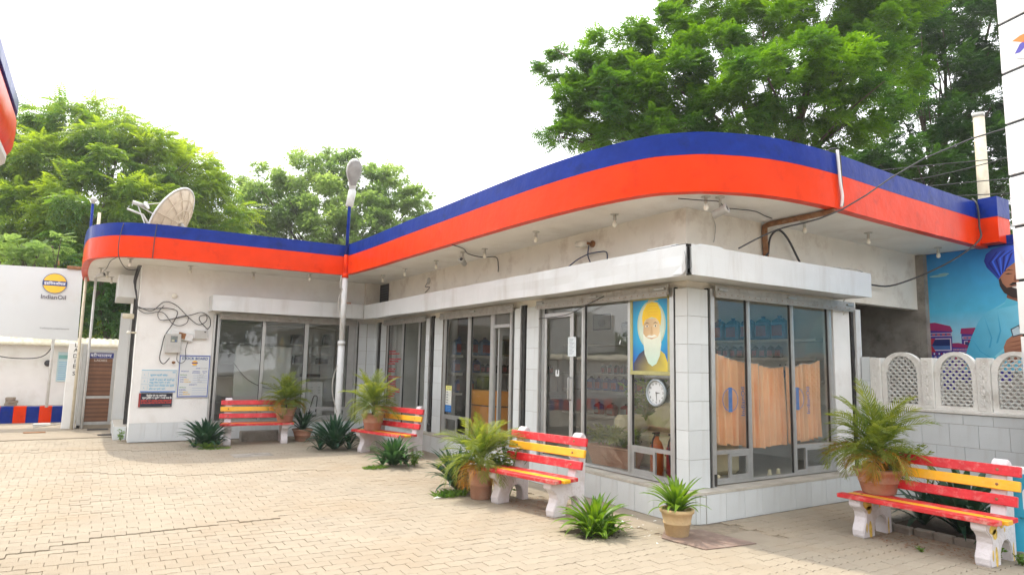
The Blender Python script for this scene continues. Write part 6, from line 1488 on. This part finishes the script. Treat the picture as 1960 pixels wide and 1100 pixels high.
# globe lamp on left wall
t = thing('round_wall_lamp', 'small round white lamp high on the left wall', 'wall lamp', (-4.50, 10.035, 3.0)); mb = MB(); q = Matrix.Rotation(R(90),4,'X'); mb.lathe([(.055,0),(.055,.03),(.045,.045),(0,.05)], 18, q); mb.build('lamp', M['bulb'], t)
t = thing('side_bulb', 'bare bulb in a cream holder sticking out of the wall corner by the end shutter', 'light bulb', (-5.14, 10.02, 2.20)); mb = MB(); mb.tube([(0,0,0),(-.08,-.02,0)], .018, 8); mb.build('holder', M['beige'], t); mb = MB(); mb.lathe([(.014,0),(.035,.05),(.03,.08),(0,.095)], 12, Matrix.Translation((-.08,-.02,0)) @ Matrix.Rotation(R(-90),4,'Y')); mb.build('bulb', M['bulb'], t)
mb = MB(); mb.tube([(-5.2,10.45,2.55),(-5.38,10.4,2.55)], .055, 10); mb.build('siren', M['beige'], None, label='small cream siren under the end shutter box', cat='siren')
# brown conduit, its cable loops, the roof drain cables, power line
t = thing('rusty_conduit', 'rusty brown conduit bending from the roof edge down the upper wall', 'conduit', (0,0,0)); mb = MB(); mb.tube(catmull([(1.38,-1.02,3.60),(1.38,-.9,3.575),(1.40,-.35,3.575),(1.42,-.08,3.57),(1.43,-.04,3.50),(1.44,-.04,3.2),(1.45,-.045,3.08)], 5), .036, 8); mb.build('pipe', M['rust'], t)
wire('black_cable', [(1.28,-.06,3.13),(1.38,-.08,3.16),(1.46,-.06,3.22)], .014, M['cable'], label='short thick black cable entering the conduit foot', cat='cable')
wire('black_cable', [(1.46,-.06,3.2),(1.50,-.07,3.42),(1.66,-.08,3.54),(1.85,-.08,3.45),(2.05,-.09,3.2),(2.16,-.1,3.04)], .014, M['cable'], label='thick black cable arching from the conduit down to the front shutter box', cat='cable')
wire('pale_cable', [(1.47,-.05,3.12),(1.6,-.06,3.06),(1.72,-.08,3.035)], .010, M['cablew'], label='pale cable frayed at the conduit foot', cat='cable')
wire('power_line', [(7.5,-3.6,6.1),(3.2,-1.75,4.62),(1.42,-1.10,3.585),(.9,-.6,3.36),(.22,-.58,3.06)], .010, M['cable'], n=4, label='long black cable from the upper right across the red band to the shutter box corner', cat='cable')
for i, (z0, z1) in enumerate(((4.9, 5.6), (5.1, 5.35), (4.75, 5.0), (4.55, 4.7))):
    wire('overhead_wire', [(3.8+i*.2, 1.0, z0-.2), (5.5, -.2, z0), (7.5, -1.6, z1)], .008, M['cable'], label=('topmost', 'second', 'third', 'lowest')[i]+' overhead wire crossing behind the cream pipe', cat='wire')
wire('drop_cable', [(1.40,-1.08,4.30),(1.41,-1.085,4.1),(1.42,-1.09,3.9),(1.45,-1.09,3.75),(1.44,-1.08,3.62)], .018, M['metalwhite'], label='thick paint-splashed cable bundle hanging down the roof edge', cat='cable')
wire('drop_cable', [(1.34,-.95,4.29),(1.38,-1.04,4.33),(1.46,-1.07,4.28),(1.46,-1.085,3.9),(1.48,-1.08,3.64)], .009, M['cable'], label='thin dark cable beside the splashed bundle on the roof edge', cat='cable')
wire('drop_cable', [(5.15,-.95,4.33),(5.10,-1.03,4.2),(5.12,-1.03,3.9),(5.05,-1.03,3.65),(4.7,-.7,3.3),(4.3,-.2,3.02),(3.9,-.05,3.0),(3.6,-.03,3.0),(3.1,-.2,3.06)], .013, M['cable'], label='black cable swinging from the roof end over the hoarding to the front wall', cat='cable')
wire('drop_cable', [(2.2,-.5,3.045),(2.8,-.48,3.07),(3.05,-.4,3.0),(3.08,-.1,2.7),(3.1,-.08,2.5)], .009, M['cablew'], label='pale wire lying on the front shutter box and dropping at its right end', cat='wire')
wire('drop_cable', [(-5.0,8.84,4.28),(-5.02,8.83,4.0),(-5.03,8.83,3.6)], .008, M['cable'], label='dark wire running down the left curve of the roof edge', cat='wire')
wire('glass_wire', [(-.06,2.95,2.42),(-.09,2.2,2.44),(-.12,1.7,2.55),(-.12,1.35,2.64)], .006, M['cable'], label='thin black wire strung across the glass above the door', cat='wire')
wire('ground_rope', [(-6.25,15.3,.42),(-6.22,15.33,.3),(-6.2,15.2,.05),(-6.5,14.6,.02),(-6.9,13.9,.015)], .014, M['cablew'], label='pale rope hanging over the kerb end and lying on the concrete', cat='rope')
wire('wall_line', [(-9.5,15.6,1.95),(-8.3,15.7,1.75),(-7.6,15.7,1.62),(-7.0,15.7,1.66),(-6.75,15.2,1.95),(-6.7,15.1,2.3)], .013, M['cable'], label='black cable sagging along the compound wall', cat='cable')
t = thing('vent_pipe', 'tall cream pipe with a grey cap standing at the right roof end', 'pipe', (6.85, -.45, 3.0)); mb = MB(); mb.tube([(0,0,-3),(0,0,1.5),(0,0,3.15)], .085, 16); mb.build('pipe', M['beige'], t); mb = MB(); mb.tube([(0,0,3.151),(0,0,3.22)], .09, 16); mb.build('cap', M['grey'], t)
mb = MB(); mb.cbox(1.0, -.55, ST-.1, 1.3, -.2, ST+.09, .01); mb.build('roof_sheet', M['rust'], None, label='edge of a rusty sheet sticking up behind the parapet near the curve', cat='metal sheet')
for i, (x, y, s_) in enumerate(((-2.0,2.36,.06),(-1.42,3.0,.03),(-.75,.28,.03),(-.95,.75,.02),(-.83,.05,.025))):
    mb = MB(); mb.add([(x-s_,y,.004),(x,y-s_*.5,.012),(x+s_,y,.006),(x+s_*.2,y+s_*.5,.02)], [(0,1,2,3)]); mb.build('paper_scrap', M['petal'], None, label=('crumpled white scrap of paper on the paving left of the palm pot','white scrap by the agave behind the palm','white scrap near the pale pot','small white scrap between the bench and the pale pot','white scrap beside the agave hole')[i], cat='paper scrap')
mb = MB(); mb.cbox(-.72, 3.2, 0, -.22, 3.85, .15, .008); mb.build('front_step', M['plinthtop'], None, label='low white step at the plinth behind the potted palm', cat='step')
mb = MB(); mb.cbox(-3.1, 9.3, 0, -2.3, 9.62, .2, .01); mb.build('concrete_step', M['concrete'], None, label='dark concrete step under the left bench', cat='step')
# ================================================================== TREES
def spray_template(kind):
    "one compound leaf: list of quads (n,4,3) along +x, drooping"
    Q = []
    def leaflet(p, d, w, L_):
        d = np.array(d)/np.linalg.norm(d); s = np.cross(d, (0,0,1.)); s /= np.linalg.norm(s)+1e-9
        p = np.array(p); Q.append([p, p+d*L_*.45+s*w, p+d*L_+np.array((0,0,-L_*.15)), p+d*L_*.45-s*w])
    if kind == 'fine':       # short pinnate leaf with many narrow leaflets merged in pairs
        n = 5
        for i in range(n):
            t = (i+.6)/n; x = t*.9; z = -.28*t*t
            for s in (-1, 1): leaflet((x, 0, z), (.45, s, -.25), .085, .36*math.sin(math.pi*(.15+.75*t)))
        leaflet((.9, 0, -.28), (1, 0, -.6), .05, .2)
    elif kind == 'long':     # ailanthus: long arching leaf
        n = 7
        for i in range(n):
            t = (i+.6)/n; x = t*.95; z = -.38*t*t
            for s in (-1, 1): leaflet((x, 0, z), (.6, s, -.45), .05, .30*math.sin(math.pi*(.2+.7*t)))
        leaflet((.95, 0, -.38), (1, 0, -.8), .05, .22)
    else:                    # tuft of small leaves
        rs = random.Random(5)
        for i in range(9):
            leaflet((rs.uniform(0,.5), rs.uniform(-.25,.25), rs.uniform(-.2,.2)), (rs.uniform(.2,1), rs.uniform(-1,1), rs.uniform(-.6,.5)), .10, .42)
    return np.array(Q)
def crown(name, parent, clumps, kind, size, dens, m_, seed, shell=.38, flat=.75, updroop=.1):
    rg = np.random.default_rng(seed); T = spray_template(kind); VS = []
    for (c, r_) in clumps:
        n = int(dens*(r_**2)); 
        if n < 5: n = 5
        d = rg.normal(size=(n,3)); d /= np.linalg.norm(d, axis=1)[:,None]
        keep = (d[:,2] > -.45) | (rg.random(n) < .45); d = d[keep]; n = len(d)
        # sub-clumps: pull towards lumps on the shell, leaving gaps
        nl = max(6, int(14*r_)); L0 = rg.normal(size=(nl,3)); L0 /= np.linalg.norm(L0, axis=1)[:,None]
        k = np.argmax(d @ L0.T, axis=1); d2 = d*.55+L0[k]*.6; 
        lr = .78+.38*rg.random(nl)
        rad = r_*(shell+(1-shell)*rg.random(n)**.5)*lr[k]
        P = np.array(c)+d2*rad[:,None]*np.array([1,1,flat])
        az = np.arctan2(d[:,1], d[:,0])+rg.normal(size=n)*.7; el = rg.normal(size=n)*.35+updroop+.35*np.clip(d[:,2], -.3, 1); roll = rg.normal(size=n)*.4
        s = size*(.65+.6*rg.random(n))
        ca, sa, ce, se, cr, sr = np.cos(az), np.sin(az), np.cos(el), np.sin(el), np.cos(roll), np.sin(roll)
        X = np.stack([ca*ce, sa*ce, se], -1); Y0 = np.stack([-sa, ca, 0*ca], -1); Z0 = np.cross(X, Y0)
        Y = Y0*cr[:,None]+Z0*sr[:,None]; Z = -Y0*sr[:,None]+Z0*cr[:,None]
        V = P[:,None,None,:]+s[:,None,None,None]*(T[None,...,0:1]*X[:,None,None,:]+T[None,...,1:2]*Y[:,None,None,:]+T[None,...,2:3]*Z[:,None,None,:])
        VS.append(V.reshape(-1,3))
    V = np.concatenate(VS); nq = len(V)//4
    me = bpy.data.meshes.new(name); me.vertices.add(len(V)); me.vertices.foreach_set('co', V.astype(np.float32).ravel())
    me.loops.add(nq*4); me.loops.foreach_set('vertex_index', np.arange(nq*4, dtype=np.int32)); me.polygons.add(nq)
    me.polygons.foreach_set('loop_start', np.arange(0, nq*4, 4, dtype=np.int32)); me.polygons.foreach_set('loop_total', np.full(nq, 4, dtype=np.int32))
    me.materials.append(m_); me.update(calc_edges=True); me.validate()
    return link(name, me, parent, kind='stuff')
def limbs(t, base, clumps, r0, h0, seed, lean=(0,0)):
    rs = random.Random(seed); b = Vector(base); top = b+Vector((lean[0], lean[1], h0))
    mb = MB(); mb.tube(catmull([b, b+Vector((lean[0]*.3+.1, lean[1]*.3, h0*.5)), top], 5), [r0*(1.15-.5*i/10) for i in range(11)], 12); tk = mb.build('trunk', M['bark'], t)
    for i, (c, r_) in enumerate(clumps):
        c = Vector(c); mid = top.lerp(c, .5)+Vector((rs.uniform(-.4,.4), rs.uniform(-.4,.4), rs.uniform(-.1,.5)))
        pts = catmull([top-Vector((0,0,.4)), top.lerp(mid,.45)+Vector((0,0,.15)), mid, c], 4)
        n = len(pts); mb = MB(); mb.tube(pts, [max(.02, r0*.42*(1-.88*i_/(n-1))) for i_ in range(n)], 7)
        for k in range(3):
            q = pts[n//2+k]; e = c+Vector((rs.gauss(0,1), rs.gauss(0,1), rs.gauss(0,.6)))*r_*.6; mb.tube([q, q.lerp(e,.5)+Vector((0,0,.1)), e], [.03,.018,.007], 5)
        mb.build('branch', M['bark'], t)
def clumps_from(lst, jit, seed):
    rs = random.Random(seed); out = []
    for px, py, rpx, d in lst:
        c = at(px, py, d); out.append((tuple(c), rpx*d/FPX))
    return out
# big bright tree over the roof
cl = clumps_from([(1085,130,52,14.5),(1140,165,60,14.2),(1150,240,60,14),(1240,140,70,14.6),(1250,215,60,14),(1130,205,62,14.2),(1075,262,34,14.0),(1110,245,45,14.3),(1190,110,66,14.6),(1205,190,70,14.0),(1190,265,50,13.8),(1270,75,72,15),(1290,165,75,14),(1300,240,60,13.6),
    (1360,20,75,15.4),(1375,120,80,14.2),(1400,215,78,13.2),(1470,150,78,12.6),(1550,110,72,12.4),(1620,130,66,12.4),(1530,200,70,12.8),(1460,60,85,15),(1560,20,90,15.5),(1640,215,70,13.4),(1660,60,80,15),(1440,-60,95,16),(1580,-90,110,16.5),(1700,-20,90,15.5),(1330,-50,70,16),(1600,260,60,13.6),(1700,150,70,14.5),(1350,265,50,13.6),(1250,265,46,13.5),(1470,262,60,13.8)], 0, 1)
tr = thing('spreading_tree', 'large bright green feathery tree spreading over the roof behind the shop corner', 'tree', (0, 0, 0))
crown('crown', tr, cl, 'fine', .235, 1550, M['leafA'], 11); b0 = at(1510, 330, 15.5); limbs(tr, (b0.x, b0.y, 0), cl[:24], .26, 5.2, 2)
cl = clumps_from([(1740,250,80,18),(1800,150,95,19),(1860,60,95,19),(1720,70,90,19),(1900,200,85,18),(1840,300,85,17.5),(1760,350,70,17),(1900,370,80,17.5),(1700,300,60,17),(1820,400,60,17),(1960,120,90,18),(1960,320,90,18),(1800,-40,110,20),(1920,-60,110,20),(1650,330,50,17),(2050,220,110,18),(1600,330,50,18),(1940,440,60,17.5)], 0, 2)
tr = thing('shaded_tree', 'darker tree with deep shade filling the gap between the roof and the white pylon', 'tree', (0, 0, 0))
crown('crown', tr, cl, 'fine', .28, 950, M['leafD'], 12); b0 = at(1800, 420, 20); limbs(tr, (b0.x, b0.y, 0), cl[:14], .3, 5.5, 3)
# left tree
cl = clumps_from([(60,330,95,24),(150,260,75,25),(210,235,48,25),(245,300,80,24),(300,290,55,25.5),(330,330,70,25),(385,350,50,25.5),(400,400,60,25),(100,420,100,23),(200,390,90,22.5),(290,400,70,24),(30,250,62,25),(0,430,110,23),(-60,320,110,24),(160,480,90,22.5),(60,540,95,22),(170,570,80,22),(230,500,70,23),(350,430,60,25),(215,600,60,22),(420,440,40,25),(-120,450,120,24),(110,300,60,23.5),(130,230,30,25),(250,560,60,23)], 0, 3)
tr = thing('ailanthus_tree', 'broad yellow-green tree with long drooping leaves behind the left hoarding', 'tree', (0, 0, 0))
crown('crown', tr, cl, 'long', .62, 330, M['leafL'], 13, updroop=-.05, flat=.68); b0 = at(150, 640, 24); limbs(tr, (b0.x, b0.y, 0), cl[:16], .3, 4.0, 4)
# round pale tree in the middle
cl = clumps_from([(530,400,62,32),(500,360,42,32),(580,345,55,33),(640,335,48,33),(690,345,52,33),(745,365,50,33),(790,390,36,33),(620,400,62,31.5),(690,415,60,31.5),(755,420,45,32),(560,450,60,31.5),(640,460,60,31),(500,440,48,31.5),(470,400,26,32),(480,460,50,31.5),(700,460,60,31.5),(800,430,26,33),(450,470,40,31.5)], 0, 4)
tr = thing('round_tree', 'pale green round-crowned tree with fine leaves beyond the roof, behind the street lamp', 'tree', (0, 0, 0))
crown('crown', tr, cl, 'tuft', .40, 430, M['leafM'], 14, flat=.9); b0 = at(640, 560, 32); limbs(tr, (b0.x, b0.y, 0), cl, .3, 5.0, 5)
# paler bush over the wall, dark trees behind the toilet door
cl = clumps_from([(30,475,36,19),(70,490,30,19),(0,500,40,19),(100,470,26,19),(60,520,40,19)], 0, 5)
tr = thing('pale_bush', 'small olive green bush rising just above the left hoarding', 'bush', (0, 0, 0)); crown('foliage', tr, cl, 'fine', .30, 420, M['leafM'], 15); b0 = at(50, 640, 19); limbs(tr, (b0.x, b0.y, 0), cl, .08, 2.4, 6)
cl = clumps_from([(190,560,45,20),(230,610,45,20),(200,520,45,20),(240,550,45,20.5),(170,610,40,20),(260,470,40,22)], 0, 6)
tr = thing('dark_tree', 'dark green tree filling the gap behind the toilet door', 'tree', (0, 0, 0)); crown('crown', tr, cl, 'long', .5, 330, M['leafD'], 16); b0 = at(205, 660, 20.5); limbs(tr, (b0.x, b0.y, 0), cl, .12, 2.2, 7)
# tree line beyond, plus an unseen ring added to darken the glass reflections
cl = []
rs = random.Random(9)
for i in range(34):
    x = -60+i*4.2; cl.append(((x, 62+rs.uniform(-4,4), 3.0+rs.uniform(-.6,1.6)), rs.uniform(3.0,4.4)))
for i in range(16):
    cl.append(((-58+rs.uniform(-3,3), -50+i*7.5, 4+rs.uniform(-.5,2)), rs.uniform(3.4,4.8))); cl.append(((-55+i*8, -52+rs.uniform(-3,3), 5+rs.uniform(-.5,2)), rs.uniform(4.5,6)))
    cl.append(((44+rs.uniform(-3,3), -30+i*5.6, 3+rs.uniform(-.5,1.2)), rs.uniform(3,4)))
tr = crown('far_trees', None, cl, 'tuft', 1.5, 26, M['leafD'], 17); tr['label'] = 'distant belt of trees closing the horizon, with unseen ones added all round for reflections'; tr['category'] = 'trees'
# ---- far side of the forecourt, seen only as reflections in the glass


# ---- hazy summer air
hm = bpy.data.materials.new('haze_air'); hm.use_nodes = True; hn = hm.node_tree; hn.nodes.remove(hn.nodes['Principled BSDF'])
pv_ = hn.nodes.new('ShaderNodeVolumePrincipled'); pv_.inputs['Density'].default_value = .0011; pv_.inputs['Color'].default_value = (.96, .98, 1, 1); pv_.inputs['Anisotropy'].default_value = .3
hn.links.new(pv_.outputs[0], hn.nodes['Material Output'].inputs['Volume'])
mb = MB(); mb.box(-79, -73, -1.4, 79, 85, 17.5); mb.build('haze', hm, None, kind='stuff')
